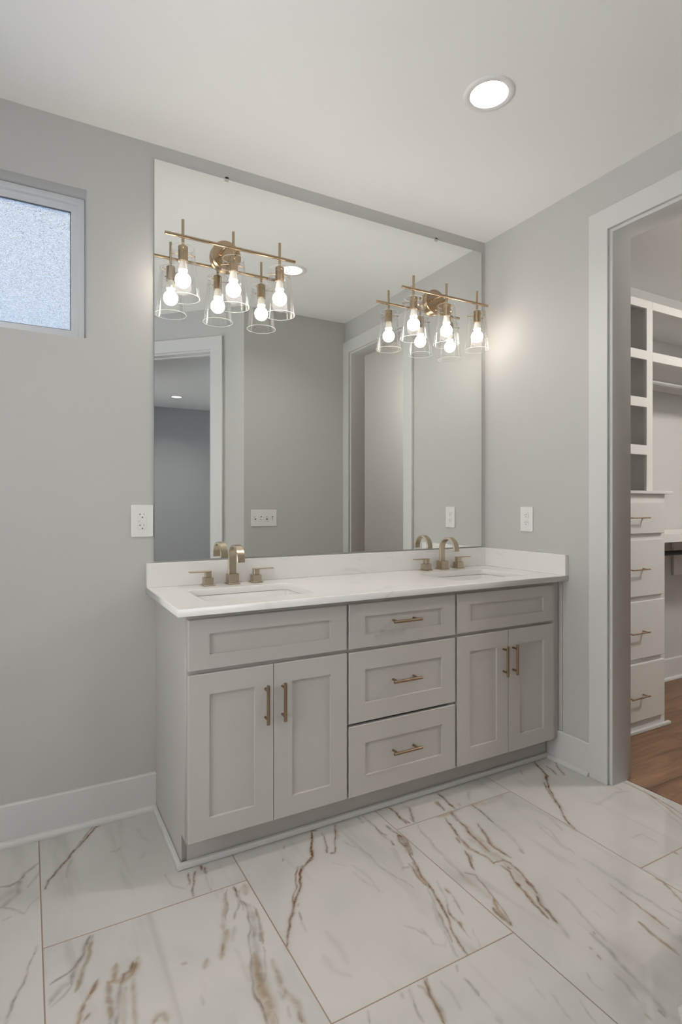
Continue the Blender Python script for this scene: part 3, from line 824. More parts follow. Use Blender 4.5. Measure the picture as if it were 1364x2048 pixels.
# marble floor: fine grid where the veins are read, coarse elsewhere
def floor_mesh():
    fx = np.arange(-2.60, 0.1135, 0.004)
    fy = np.arange(-1.76, 0.0005, 0.004)
    xs = np.concatenate([np.linspace(-3.9, -2.61, 14), fx, [0.113]])
    ys = np.concatenate([np.linspace(-3.372, -1.77, 160), fy, [0.0]])
    X, Y = np.meshgrid(xs, ys)
    nx, ny = len(xs), len(ys)
    col = np.zeros((ny, nx, 4), np.float32)
    col[..., 3] = 1
    rng = np.random.default_rng(4)
    def wob(s, amp, ph):
        return amp * (np.sin(X * s + 1.7 * np.sin(Y * s * 0.8 + ph) + ph) + 0.6 * np.sin(Y * s * 1.9 + 2.1 * ph + np.sin(X * s * 1.3)))
    WX = X + wob(34, 0.0022, 0.6) + wob(95, 0.0009, 2.2)
    WY = Y + wob(31, 0.0022, 3.1) + wob(88, 0.0009, 5.0)
    mod = 0.75 + 0.25 * np.sin(X * 41 + np.sin(Y * 57) * 2) * np.sin(Y * 37 + 1.3)
    tx = np.floor((X + 1.6434) / 0.604)
    ty = np.floor((Y + 0.02 + np.mod(tx, 2) * 0.6) / 1.2)
    CH = {'b': 0, 'g': 1, 't': 2}
    for ch, w, s, p in VEINS:
        pts = np.array(p).reshape(-1, 2)
        soft = {'b': 0.9, 'g': 0.85, 't': 0.8}[ch]
        r = w * 0.5 * soft + 0.0012
        pad = r * 3.2 + 0.008
        x0, y0 = pts.min(0) - pad
        x1, y1 = pts.max(0) + pad
        ix = np.where((xs >= x0) & (xs <= x1))[0]
        iy = np.where((ys >= y0) & (ys <= y1))[0]
        if len(ix) < 2 or len(iy) < 2:
            continue
        sl = np.s_[iy[0]:iy[-1] + 1, ix[0]:ix[-1] + 1]
        px, py = WX[sl], WY[sl]
        best = np.full(px.shape, 1e9)
        pos = np.zeros(px.shape)
        seg = np.hypot(*(pts[1:] - pts[:-1]).T)
        cum = np.concatenate([[0], np.cumsum(seg)])
        for i in range(len(pts) - 1):
            a, b = pts[i], pts[i + 1]
            d = b - a
            t = np.clip(((px - a[0]) * d[0] + (py - a[1]) * d[1]) / max(d @ d, 1e-9), 0, 1)
            dist = np.hypot(px - a[0] - t * d[0], py - a[1] - t * d[1])
            near = dist < best
            best = np.where(near, dist, best)
            pos = np.where(near, (cum[i] + t * seg[i]) / cum[-1], pos)
        taper = 0.55 + 0.45 * np.clip(np.minimum(pos, 1 - pos) * 7, 0, 1)
        v = s * np.exp(-(best / (r * taper)) ** 2) * (mod[sl] if ch != 't' else 1)
        if ch == 'b':                                    # a brown line sits in a faint halo of its own
            halo = 0.22 * s * np.exp(-(best / (r * 2.6)) ** 2)
            col[..., 2][sl] = np.maximum(col[..., 2][sl], halo)
        # a vein stops at the joint of its tile
        m = pts[len(pts) // 2]
        cx = np.floor((m[0] + 1.6434) / 0.604)
        cy = np.floor((m[1] + 0.02 + (cx % 2) * 0.6) / 1.2)
        same = (tx[sl] == cx) & (ty[sl] == cy)
        v = np.where(same, v, v * 0.0)
        col[..., CH[ch]][sl] = np.maximum(col[..., CH[ch]][sl], v)
    idx = np.arange(nx * ny).reshape(ny, nx)
    quads = np.stack([idx[:-1, :-1], idx[:-1, 1:], idx[1:, 1:], idx[1:, :-1]], -1)
    cxm = (X[:-1, :-1] + X[1:, 1:]) / 2
    cym = (Y[:-1, :-1] + Y[1:, 1:]) / 2
    keep = np.where(cxm < DX, cym - cxm > -0.772 - 0.14, cym > FY - 0.06) & ((cxm < 0.0) | ((cym < -0.7) & (cym > -1.64)))
    q = quads[keep]
    used = np.unique(q)
    remap = np.full(nx * ny, -1)
    remap[used] = np.arange(len(used))
    q = remap[q]
    co = np.zeros((len(used), 3), np.float32)
    co[:, 0] = X.ravel()[used]
    co[:, 1] = Y.ravel()[used]
    me = bpy.data.meshes.new('floor')
    me.vertices.add(len(used))
    me.vertices.foreach_set('co', co.ravel())
    me.loops.add(len(q) * 4)
    me.loops.foreach_set('vertex_index', q.ravel().astype(np.int32))
    me.polygons.add(len(q))
    me.polygons.foreach_set('loop_start', np.arange(0, len(q) * 4, 4, dtype=np.int32))
    me.update(calc_edges=True)
    at = me.color_attributes.new('vein', 'FLOAT_COLOR', 'POINT')
    at.data.foreach_set('color', col.reshape(-1, 4)[used].ravel())
    me.materials.append(M['marble'])
    o = bpy.data.objects.new('floor', me)
    COL.objects.link(o)
    return o
struct(floor_mesh())
struct(obox('floor_bedroom', 'bounce_grey', None, BW, BE, BS, 0.0, -0.10, -0.004))
struct(obox('floor_closet', 'oak', None, 0.113, 2.4, -2.1, 0.0, -0.004, 0.0))
struct(obox('trim_threshold', 'oak', None, 0.104, 0.122, -1.545, -0.80, -0.003, 0.0035, bev=0.001))

CANS = [(-0.815, -0.885, 'can'), (-2.62, -1.0, 'can'), (-3.1, -2.45, 'can'), (-0.49, -5.49, 'can_bed'), (-1.9, -5.2, 'can_bed')]  # cans at the bathroom's left end and the last bedroom can are added fill
bm = plate_mesh([[(BW - 0.2, BS - 0.2), (BE + 0.2, BS - 0.2), (BE + 0.2, 0.3), (-4.1, 0.3), (-4.1, -3.45), (BW - 0.2, -3.45)]] + [circle(x, y, 0.078) for x, y, _ in CANS], 0.12)
bmesh.ops.translate(bm, verts=bm.verts, vec=(0, 0, H + 0.06))
struct(finish('ceiling', bm, 'ceiling'))

# window wall / mirror wall
WIN = (-2.98, -2.0805, 1.907, 2.489)
bm = plate_mesh([[(-4.03, 0), (BE, 0), (BE, H), (-4.03, H)], [(WIN[0], WIN[2]), (WIN[1], WIN[2]), (WIN[1], WIN[3]), (WIN[0], WIN[3])]], 0.16)
bmesh.ops.transform(bm, matrix=Matrix.Translation((0, 0.08, 0)) @ STAND_Y, verts=bm.verts)
struct(finish('wall_back', bm, 'wall'))

# closet doorway wall
DY0, DY1, DZ = -0.803, -1.540, 2.476
bm = plate_mesh([[(0.0, 0), (DY0, 0), (DY0, DZ), (DY1, DZ), (DY1, 0), (FY - WT, 0), (FY - WT, H), (0.0, H)]], WT)
bmesh.ops.transform(bm, matrix=Matrix.Translation((WT / 2, 0, 0)) @ STAND_X, verts=bm.verts)
struct(finish('wall_right', bm, 'wall'))
bm = bmesh.new(); box(bm, DX, 0.0, FY - WT, FY, 0, H)
struct(finish('wall_front', bm, 'wall'))

# 45 degree wall with the bedroom doorway; local s runs along the wall from the corner, t into the bedroom
def diag_mat():
    u = Vector((-1, -1, 0)).normalized()
    n = Vector((1, -1, 0)).normalized()
    return Matrix(((u.x, 0, n.x, DX), (u.y, 0, n.y, FY), (0, 1, 0, 0), (0, 0, 0, 1)))
DM = diag_mat()                # (s, z, t) -> world
S0, S1, DZ2 = 0.262, 1.022, 2.445
bm = plate_mesh([[(0, 0), (S0, 0), (S0, DZ2), (S1, DZ2), (S1, 0), (2.45, 0), (2.45, H), (0, H)]], WT)
bmesh.ops.transform(bm, matrix=DM @ Matrix.Translation((0, 0, WT / 2)), verts=bm.verts)
struct(finish('wall_diagonal', bm, 'wall'))
FILL_RWIN = (-3.60, -2.90, 0.9, 2.2)
bm = plate_mesh([[(-4.03, 0), (-2.6, 0), (-2.6, H), (-4.03, H)], [(FILL_RWIN[0], FILL_RWIN[2]), (FILL_RWIN[1], FILL_RWIN[2]), (FILL_RWIN[1], FILL_RWIN[3]), (FILL_RWIN[0], FILL_RWIN[3])]], 0.128)
bmesh.ops.transform(bm, matrix=Matrix.Translation((0, -3.436, 0)) @ STAND_Y, verts=bm.verts)
struct(finish('wall_rear', bm, 'wall'))
FILL_LWIN = (-2.60, -0.90, 0.70, 2.30)
bm = plate_mesh([[(-3.5, 0), (0, 0), (0, H), (-3.5, H)], [(FILL_LWIN[0], FILL_LWIN[2]), (FILL_LWIN[1], FILL_LWIN[2]), (FILL_LWIN[1], FILL_LWIN[3]), (FILL_LWIN[0], FILL_LWIN[3])]], 0.13)
bmesh.ops.transform(bm, matrix=Matrix.Translation((-3.965, 0, 0)) @ STAND_X, verts=bm.verts)
struct(finish('wall_left', bm, 'wall'))
bm = bmesh.new(); box(bm, 2.4, 2.53, -2.1, 0, 0, H)
struct(finish('wall_closet_right', bm, 'wall'))
bm = bmesh.new(); box(bm, 0.0, 2.53, -2.23, -2.1, 0, H); box(bm, 0.0, WT, -2.1, FY - WT, 0, H)
struct(finish('wall_closet_front', bm, 'wall'))
FILL_FWIN = (0.75, 2.75, 0.35, 2.45)
bm = plate_mesh([[(BW, 0), (BE, 0), (BE, H), (BW, H)], [(FILL_FWIN[0], FILL_FWIN[2]), (FILL_FWIN[1], FILL_FWIN[2]), (FILL_FWIN[1], FILL_FWIN[3]), (FILL_FWIN[0], FILL_FWIN[3])]], 0.13)
bmesh.ops.transform(bm, matrix=Matrix.Translation((0, BS - 0.065, 0)) @ STAND_Y, verts=bm.verts)
struct(finish('wall_bedroom_far', bm, 'bedroom'))
bm = bmesh.new(); box(bm, BE, BE + 0.13, BS, 0, 0, H)
struct(finish('wall_bedroom_right', bm, 'bedroom'))
FILL_BWIN = (-5.7, -4.7, 0.9, 2.2)
bm = plate_mesh([[(BS, 0), (-3.5, 0), (-3.5, H), (BS, H)], [(FILL_BWIN[0], FILL_BWIN[2]), (FILL_BWIN[1], FILL_BWIN[2]), (FILL_BWIN[1], FILL_BWIN[3]), (FILL_BWIN[0], FILL_BWIN[3])]], 0.13)
bmesh.ops.transform(bm, matrix=Matrix.Translation((BW - 0.065, 0, 0)) @ STAND_X, verts=bm.verts)
struct(finish('wall_bedroom_left', bm, 'bedroom'))

# added bedroom window, unseen, for fill daylight: frame with mullion, clear glass
def ring(x0, x1, z0, z1, w):
    return [[(x0, z0), (x1, z0), (x1, z1), (x0, z1)], [(x0 + w, z0 + w), (x1 - w, z0 + w), (x1 - w, z1 - w), (x0 + w, z1 - w)]]
bm = plate_mesh(ring(FILL_BWIN[0], FILL_BWIN[1], FILL_BWIN[2], FILL_BWIN[3], 0.05), 0.06, 0.003)
bmesh.ops.transform(bm, matrix=Matrix.Translation((BW - 0.08, 0, 0)) @ STAND_X, verts=bm.verts)
w2 = struct(finish('fill_window_2', bm, 'vinyl'))
obox('pane', 'pane', w2, BW - 0.084, BW - 0.078, FILL_BWIN[0] + 0.05, FILL_BWIN[1] - 0.05, FILL_BWIN[2] + 0.05, FILL_BWIN[3] - 0.05)

bm = plate_mesh(ring(FILL_FWIN[0], FILL_FWIN[1], FILL_FWIN[2], FILL_FWIN[3], 0.05), 0.06, 0.003)
bmesh.ops.transform(bm, matrix=Matrix.Translation((0, BS - 0.08, 0)) @ STAND_Y, verts=bm.verts)
w4 = struct(finish('fill_window_4', bm, 'vinyl'))  # unseen window added to send daylight through the angled doorway
obox('pane', 'pane', w4, FILL_FWIN[0] + 0.05, FILL_FWIN[1] - 0.05, BS - 0.084, BS - 0.078, FILL_FWIN[2] + 0.05, FILL_FWIN[3] - 0.05)

bm = plate_mesh(ring(FILL_RWIN[0], FILL_RWIN[1], FILL_RWIN[2], FILL_RWIN[3], 0.05), 0.06, 0.003)
bmesh.ops.transform(bm, matrix=Matrix.Translation((0, -3.445, 0)) @ STAND_Y, verts=bm.verts)
w5 = struct(finish('fill_window_5', bm, 'vinyl'))  # unseen window added to throw daylight onto the vanity front
obox('pane', 'pane', w5, FILL_RWIN[0] + 0.05, FILL_RWIN[1] - 0.05, -3.448, -3.442, FILL_RWIN[2] + 0.05, FILL_RWIN[3] - 0.05)

# clear window added for fill daylight at the unseen left end of the bathroom; that end is an outside wall
bm = plate_mesh(ring(FILL_LWIN[0], FILL_LWIN[1], FILL_LWIN[2], FILL_LWIN[3], 0.05), 0.06, 0.003)
bmesh.ops.transform(bm, matrix=Matrix.Translation((-3.98, 0, 0)) @ STAND_X, verts=bm.verts)
w3 = struct(finish('fill_window_3', bm, 'vinyl'))
obox('pane', 'pane', w3, -3.984, -3.978, FILL_LWIN[0] + 0.05, FILL_LWIN[1] - 0.05, FILL_LWIN[2] + 0.05, FILL_LWIN[3] - 0.05)

# frosted bathroom window
bm = plate_mesh(ring(WIN[0] + 0.001, WIN[1] - 0.001, WIN[2] + 0.001, WIN[3] - 0.001, 0.0225), 0.06, 0.0025)
bmesh.ops.transform(bm, matrix=Matrix.Translation((0, 0.11, 0)) @ STAND_Y, verts=bm.verts)
w1 = struct(finish('window_1', bm, 'vinyl'))
bm = plate_mesh(ring(WIN[0] + 0.022, WIN[1] - 0.022, WIN[2] + 0.022, WIN[3] - 0.022, 0.0285), 0.035, 0.003)
bmesh.ops.transform(bm, matrix=Matrix.Translation((0, 0.117, 0)) @ STAND_Y, verts=bm.verts)
finish('window_sash', bm, 'vinyl', w1)
bm = plate_mesh(ring(WIN[0] + 0.049, WIN[1] - 0.049, WIN[2] + 0.049, WIN[3] - 0.049, 0.004), 0.012)
bmesh.ops.transform(bm, matrix=Matrix.Translation((0, 0.1105, 0)) @ STAND_Y, verts=bm.verts)
finish('gasket', bm, 'gasket', w1)
obox('pane', 'frost', w1, WIN[0] + 0.05, WIN[1] - 0.05, 0.110, 0.116, WIN[2] + 0.05, WIN[3] - 0.05)

# closet doorway: jamb (with a stepped reveal) and flat casing on the bath side
def door_frame(name, s0, s1, z, cw, mat, depth, ends):
    """s0 < s1 opening edges in the wall's own (s, z, t) frame; the room side is t < 0"""
    jt = 0.020
    bm = plate_mesh([[(s0 - jt * 0, 0), (s0, z), (s1, z), (s1, 0), (s1 - jt, 0), (s1 - jt, z - jt), (s0 + jt, z - jt), (s0 + jt, 0)]], depth + 0.004, 0.0015)
    bmesh.ops.transform(bm, matrix=mat @ Matrix.Translation((0, 0, depth / 2)), verts=bm.verts)
    j = struct(finish(name, bm, 'trim'))
    r = 0.006 + 0.0
    a0, a1, az = s0 + jt - r - 0.008, s1 - jt + r + 0.008, z - jt + r + 0.008
    bm = plate_mesh([[(a0 - cw, 0), (a0 - cw, az + cw), (a1 + cw, az + cw), (a1 + cw, 0), (a1, 0), (a1, az), (a0, az), (a0, 0)]], 0.019, 0.002)
    bmesh.ops.transform(bm, matrix=mat @ Matrix.Translation((0, 0, -0.0095)), verts=bm.verts)
    finish('casing', bm, 'trim', j)
    if ends:
        bm = plate_mesh([[(a0 - cw, 0), (a0 - cw, az + cw), (a1 + cw, az + cw), (a1 + cw, 0), (a1, 0), (a1, az), (a0, az), (a0, 0)]], 0.019, 0.002)
        bmesh.ops.transform(bm, matrix=mat @ Matrix.Translation((0, 0, depth + 0.0095)), verts=bm.verts)
        finish('casing', bm, 'trim', j)
    return j
RM = Matrix(((0, 0, 1, 0), (-1, 0, 0, 0), (0, 1, 0, 0), (0, 0, 0, 1)))   # (s, z, t): s = -y, t = +x
door_frame('door_1', -DY0 - 0.018, -DY1 + 0.018, DZ + 0.018, 0.0955, RM, WT, False)
j2 = door_frame('door_2', S0, S1, DZ2, 0.0955, DM, WT, False)
bm = plate_mesh([[(S0 + 0.02, 0), (S0 + 0.02, DZ2 - 0.02), (S1 - 0.02, DZ2 - 0.02), (S1 - 0.02, 0), (S1 - 0.031, 0), (S1 - 0.031, DZ2 - 0.031), (S0 + 0.031, DZ2 - 0.031), (S0 + 0.031, 0)]], 0.035, 0.001)
bmesh.ops.transform(bm, matrix=DM @ Matrix.Translation((0, 0, 0.075)), verts=bm.verts)
finish('door_stop', bm, 'trim', j2)

# baseboards with shoe moulding, profile swept along straight runs
def base_run(name, p0, p1, n, shoe=True, h=0.150, mitre=0.0):
    """p0 -> p1 on the wall face at floor level, n the unit normal into the room"""
    p0 = Vector((*p0, 0)); p1 = Vector((*p1, 0)); n = Vector((*n, 0))
    prof = [(0.0005, 0.0005), (0.016, 0.0005), (0.016, h - 0.004), (0.0125, h), (0.0005, h)]
    along = (p1 - p0).normalized()
    def sweep(bm, prof):
        a = [bm.verts.new(p0 + n * d - along * (d * mitre) + Vector((0, 0, z))) for d, z in prof]
        b = [bm.verts.new(p1 + n * d + Vector((0, 0, z))) for d, z in prof]
        k = len(prof)
        for i in range(k):
            bm.faces.new((a[i], a[(i + 1) % k], b[(i + 1) % k], b[i]))
        bm.faces.new(a); bm.faces.new(b[::-1])
    bm = bmesh.new()
    sweep(bm, prof)
    o = struct(finish(name, bm, 'trim'))
    if shoe:
        bm = bmesh.new()
        sweep(bm, [(0.016, 0.0005), (0.034, 0.0005), (0.034, 0.008), (0.0315, 0.0145), (0.026, 0.0185), (0.0195, 0.020), (0.016, 0.020)])
        finish('shoe_moulding', bm, 'trim', o)
    return o
base_run('baseboard_back', (-3.884, 0), (-1.8205, 0), (0, -1))
base_run('baseboard_right', (0, -0.452), (0, -0.6985), (-1, 0))
k = 2 ** -0.5
base_run('baseboard_front', (DX, FY), (-0.0195, FY), (0, 1), mitre=math.tan(PI / 8))
base_run('baseboard_diagonal', (DX - 0.0, FY + 0.0), (DX - (S0 - 0.09) * k, FY - (S0 - 0.09) * k), (-k, k), mitre=math.tan(PI / 8))
base_run('baseboard_diagonal', (DX - (S1 + 0.09) * k, FY - (S1 + 0.09) * k), (DX - 2.43 * k, FY - 2.43 * k), (-k, k))
base_run('baseboard_rear', (-3.884, -3.372), (-2.62, -3.372), (0, 1))
base_run('baseboard_left', (-3.9, -3.37), (-3.9, 0), (1, 0))
base_run('baseboard_closet_back', (0.925, 0), (2.384, 0), (0, -1))
base_run('baseboard_closet_right', (2.4, -2.084), (2.4, 0), (-1, 0))
base_run('baseboard_closet_front', (WT, -2.1), (2.4, -2.1), (0, 1))
# shoe moulding along the vanity's foot
bm = plate_mesh([[(-1.8370, -0.001), (-1.8370, -0.4675), (-0.001, -0.4675), (-0.001, -0.4505), (-1.8205, -0.4505), (-1.8205, -0.001)]], 0.021, 0.004, 3)
bmesh.ops.translate(bm, verts=bm.verts, vec=(0, 0, 0.0110))
struct(finish('trim_1', bm, 'trim', smooth=40))
struct(obox('trim_2', 'cabinet', None, -0.0085, -0.0005, -0.537, -0.5165, 0.152, 0.8870, bev=0.002))

# ------------------------------------------------------------------ vanity
van = thing('vanity_cabinet', 'long greige shaker vanity cabinet with four doors and three drawers under the white worktop', 'cabinet', (0, 0, 0))
YF = -0.515                    # face frame
YD = -0.535                    # door fronts
bm = plate_mesh([[(-0.002, 0.001), (-0.449, 0.001), (-0.449, 0.115), (-0.513, 0.115), (-0.513, 0.887), (-0.002, 0.887)]], 0.018, 0.001)
bmesh.ops.transform(bm, matrix=Matrix.Translation((-1.811, 0, 0)) @ STAND_X, verts=bm.verts)
finish('side_panel', bm, 'cabinet', van)
bm = bmesh.new()
box(bm, -1.8015, -0.002, -0.496, -0.002, 0.1155, 0.132)
box(bm, -1.8015, -0.002, -0.014, -0.002, 0.132, 0.75)
for x in (-1.206, -0.669):
    box(bm, x - 0.009, x + 0.009, -0.496, -0.014, 0.132, 0.75)
finish('carcass', bm, 'cabinet', van)
fr = [[(-1.8200, 0.115), (-0.002, 0.115), (-0.002, 0.887), (-1.8200, 0.887)]]
for a, b in ((-1.785, -1.238), (-1.172, -0.704), (-0.632, -0.092)):
    fr.append([(a, 0.155), (b, 0.155), (b, 0.66), (a, 0.66)])
bm = plate_mesh(fr, 0.018, 0.0008)
bmesh.ops.transform(bm, matrix=Matrix.Translation((0, YF + 0.009, 0)) @ STAND_Y, verts=bm.verts)
finish('face_frame', bm, 'cabinet', van)
obox('toe_kick', 'cabinet', van, -1.8015, -0.002, -0.449, -0.434, 0.001, 0.1145)

def shaker(name, x0, x1, z0, z1, rail, parent, rz=None):
    """slab with a sunk centre panel, front at YD"""
    bm = bmesh.new()
    rz = rz or rail
    def loop(i, y, j=None):
        j = i if j is None else j
        return [bm.verts.new((x, y, z)) for x, z in ((x0 + i, z0 + j), (x1 - i, z0 + j), (x1 - i, z1 - j), (x0 + i, z1 - j))]
    ls = [loop(0, YF - 0.0005), loop(0, YD + 0.002), loop(0.002, YD), loop(rail, YD, rz), loop(rail + 0.0006, YD + 0.0085, rz + 0.0012)]
    for a, b in zip(ls[:-1], ls[1:]):
        for i in range(4):
            bm.faces.new((a[i], a[(i + 1) % 4], b[(i + 1) % 4], b[i]))
    bm.faces.new(ls[-1]); bm.faces.new(ls[0][::-1])
    return finish(name, bm, 'cabinet', parent)

def pull(cx, cz, vert, parent):
    bm = bmesh.new()
    hl, yb = 0.0690, YD - 0.030
    d = Vector((0, 0, 1)) if vert else Vector((1, 0, 0))
    c = Vector((cx, yb, cz))
    rod(bm, c - d * hl, c + d * hl, 0.0060, 20)
    y0 = YD - 0.0002 if vert else YD + 0.0083
    for s in (-1, 1):
        q = c + d * (s * 0.0505)
        rod(bm, (q.x, y0, q.z), (q.x, yb, q.z), 0.0048, 14)
    return finish('handle', bm, 'pull', parent, smooth=40)

ZT, Z1, Z2, Z3 = 0.8680, 0.6965, 0.6828, 0.1220
shaker('drawer_front', -1.8165, -1.2110, Z1, ZT, 0.0715, van, 0.0505)
shaker('drawer_front', -0.6620, -0.0620, Z1, ZT, 0.0715, van, 0.0505)
for x0, x1, hx in ((-1.8165, -1.5132, -1.545), (-1.5108, -1.2105, -1.480), (-0.6620, -0.3622, -0.395), (-0.3598, -0.0610, -0.335)):
    d = shaker('door', x0, x1, Z3, Z2, 0.0705, van)
    pull(hx, 0.5490, True, d)
for z0, z1, hz in ((0.6945, ZT, 0.788), (0.4065, 0.6815, 0.549), (Z3, 0.3955, 0.263)):
    d = shaker('drawer', -1.2010, -0.6740, z0, z1, 0.0725, van, 0.0510 if z0 > 0.6 else None)
    pull(-0.9420, hz, False, d)

# worktop with two basin cut-outs, upstands on two sides
CUTS = ((-1.735, -1.303), (-0.595, -0.163))
CY0, CY1 = -0.462, -0.163
loops = [[(-1.8590, -0.5704), (-0.0010, -0.5704), (-0.0010, -0.0010), (-1.8590, -0.0010)]]
loops += [rrect(a, b, CY0, CY1, 0.028) for a, b in CUTS]
bm = plate_mesh(loops, 0.0263, 0.0022)
bmesh.ops.translate(bm, verts=bm.verts, vec=(0, 0, 0.914 - 0.01315))
top = finish('countertop', bm, 'quartz')
tag(top, 'long white quartz worktop with upstand lying on the greige vanity', 'countertop')
bm = bmesh.new(); box(bm, -1.8585, -0.0012, -0.0235, -0.0012, 0.9141, 1.0138, bev=0.0012)
finish('backsplash', bm, 'quartz', top)
bm = bmesh.new(); box(bm, -0.0239, -0.0012, -0.5698, -0.0238, 0.9141, 1.0138, bev=0.0012)
finish('side_splash', bm, 'quartz', top)

def sink(cx, label):
    cy = (CY0 + CY1) / 2
    t = thing('sink', label, 'sink', (cx, cy, 0.8875), 'undermount sinks in the worktop')
    hx, hy = 0.216, 0.1495
    def lp(bm, gx, gy, r, z):
        return [bm.verts.new((x, y, z)) for x, y in rrect(-hx - gx, hx + gx, -hy - gy, hy + gy, r, 6)]
    bm = bmesh.new()
    seq = [(0.026, 0.026, 0.04, -0.001), (0.003, 0.003, 0.028, -0.001), (0.001, 0.001, 0.028, -0.004), (-0.004, -0.004, 0.03, -0.06), (-0.012, -0.012, 0.035, -0.125),
           (-0.022, -0.022, 0.04, -0.142), (-0.040, -0.040, 0.04, -0.150), (-0.12, -0.10, 0.03, -0.154), (-0.190, -0.1245, 0.0245, -0.156)]
    out = [(-0.190, -0.1245, 0.0245, -0.168), (-0.02, -0.02, 0.05, -0.162), (0.004, 0.004, 0.04, -0.13), (0.010, 0.010, 0.035, -0.014), (0.026, 0.026, 0.04, -0.012)]
    rings = [lp(bm, *q) for q in seq + out]
    rings.append(rings[0])
    for a, b in zip(rings[:-1], rings[1:]):
        for i in range(len(a)):
            bm.faces.new((a[i], a[(i + 1) % len(a)], b[(i + 1) % len(a)], b[i]))
    finish('basin', bm, 'porcelain', t, smooth=50)
    bm = bmesh.new()
    lathe(bm, [(0.0, -0.1545), (0.018, -0.1545), (0.022, -0.153), (0.029, -0.1535), (0.030, -0.156), (0.024, -0.157), (0.022, -0.19), (0.0, -0.19)], n=28)
    finish('drain', bm, 'faucet', t, smooth=40)
    return t
s1 = sink(-1.519, 'undermount white basin set in the worktop at the end nearest the window')
s2 = dup(s1, (-0.379, (CY0 + CY1) / 2, 0.8875), 'undermount white basin set in the worktop at the end nearest the closet doorway')

def faucet(loc, label):
    t = thing('faucet', label, 'faucet', loc, 'widespread faucets behind the basins')
    bm = bmesh.new()
    # flat band bent into a gooseneck in the y-z plane
    path = [(0.004, 0.040)]
    path += [(0.004, 0.040 + 0.070 * i / 6) for i in range(1, 7)]
    r, zc = 0.0565, 0.110
    for i in range(1, 23):
        a = PI * i / 22 * 1.0
        path.append((0.004 - r + r * math.cos(a), zc + r * math.sin(a)))
    path.append((0.004 - 2 * r, 0.101))
    hw, ht = 0.0175, 0.0055
    sec = [(-hw + 0.0025, -ht), (hw - 0.0025, -ht), (hw, -ht + 0.0025), (hw, ht - 0.0025), (hw - 0.0025, ht), (-hw + 0.0025, ht), (-hw, ht - 0.0025), (-hw, -ht + 0.0025)]
    rings = []
    for i, (y, z) in enumerate(path):
        a = path[max(i - 1, 0)]; b = path[min(i + 1, len(path) - 1)]
        tg = Vector((b[0] - a[0], b[1] - a[1])).normalized()
        nm = Vector((-tg.y, tg.x))
        rings.append([bm.verts.new((sx, y + nm.x * st, z + nm.y * st)) for sx, st in sec])
    for a, b in zip(rings[:-1], rings[1:]):
        for i in range(8):
            bm.faces.new((a[i], a[(i + 1) % 8], b[(i + 1) % 8], b[i]))
    bm.faces.new(rings[0][::-1]); bm.faces.new(rings[-1])
    sp = finish('spout', bm, 'faucet', t, smooth=35)
    bm = bmesh.new()
    box(bm, -0.0275, 0.0275, -0.0275, 0.0275, 0.0005, 0.0055, 0.001)
    box(bm, -0.0225, 0.0225, -0.0225, 0.0225, 0.0055, 0.0450, 0.0015, 2)
    finish('spout_base', bm, 'faucet', sp)
    for s in (-1, 1):
        bm = bmesh.new()
        cx = s * 0.107
        box(bm, cx - 0.0245, cx + 0.0245, -0.0245, 0.0245, 0.0005, 0.0050, 0.001)
        box(bm, cx - 0.0195, cx + 0.0195, -0.0195, 0.0195, 0.0050, 0.0345, 0.0015, 2)
        box(bm, cx - 0.0125, cx + 0.0125, -0.0125, 0.0125, 0.0345, 0.0580, 0.0012)
        h = finish('handle', bm, 'faucet', t)
        bm = bmesh.new()
        a, b = cx - s * 0.0135, cx + s * 0.079
        box(bm, min(a, b), max(a, b), -0.0130, 0.0130, 0.0575, 0.0620, 0.0012)
        finish('lever', bm, 'faucet', h)
    return t
f1 = faucet((-1.512, -0.066, 0.914), 'brushed bronze gooseneck faucet with two lever handles, behind the basin nearest the window')
f2 = dup(f1, (-0.360, -0.063, 0.914), 'brushed bronze gooseneck faucet with two lever handles, behind the basin nearest the closet doorway')

# ------------------------------------------------------------------ mirror
MX0, MX1, MZ0, MZ1 = -1.8263, -0.0327, 1.0212, 2.6849
bm = bmesh.new()
box(bm, MX0, MX1, -0.006, -0.0008, MZ0, MZ1)
bm.faces.ensure_lookup_table()
for f in bm.faces:
    f.material_index = 0 if f.calc_center_median().y < -0.0055 else 1
mir = finish('wall_mirror', bm, ['mirror', 'mirror_edge'])
tag(mir, 'large frameless mirror on the wall above the double vanity', 'mirror')
for x in (-1.519, -0.358):
    bm = bmesh.new()
    box(bm, x - 0.009, x + 0.009, -0.0095, -0.0064, MZ1 - 0.009, MZ1 + 0.010, 0.001)
    box(bm, x - 0.009, x + 0.009, -0.0095, -0.0008, MZ1 + 0.0004, MZ1 + 0.012, 0.001)
    c = finish('mirror_clip', bm, 'clip', mir)
    bm = bmesh.new()
    lathe(bm, [(0, 0.0095), (0.003, 0.0095), (0.0026, 0.0112), (0, 0.0116)], (x, 0, MZ1 + 0.006), 'Y', 12)
    finish('screw', bm, 'slot', c)

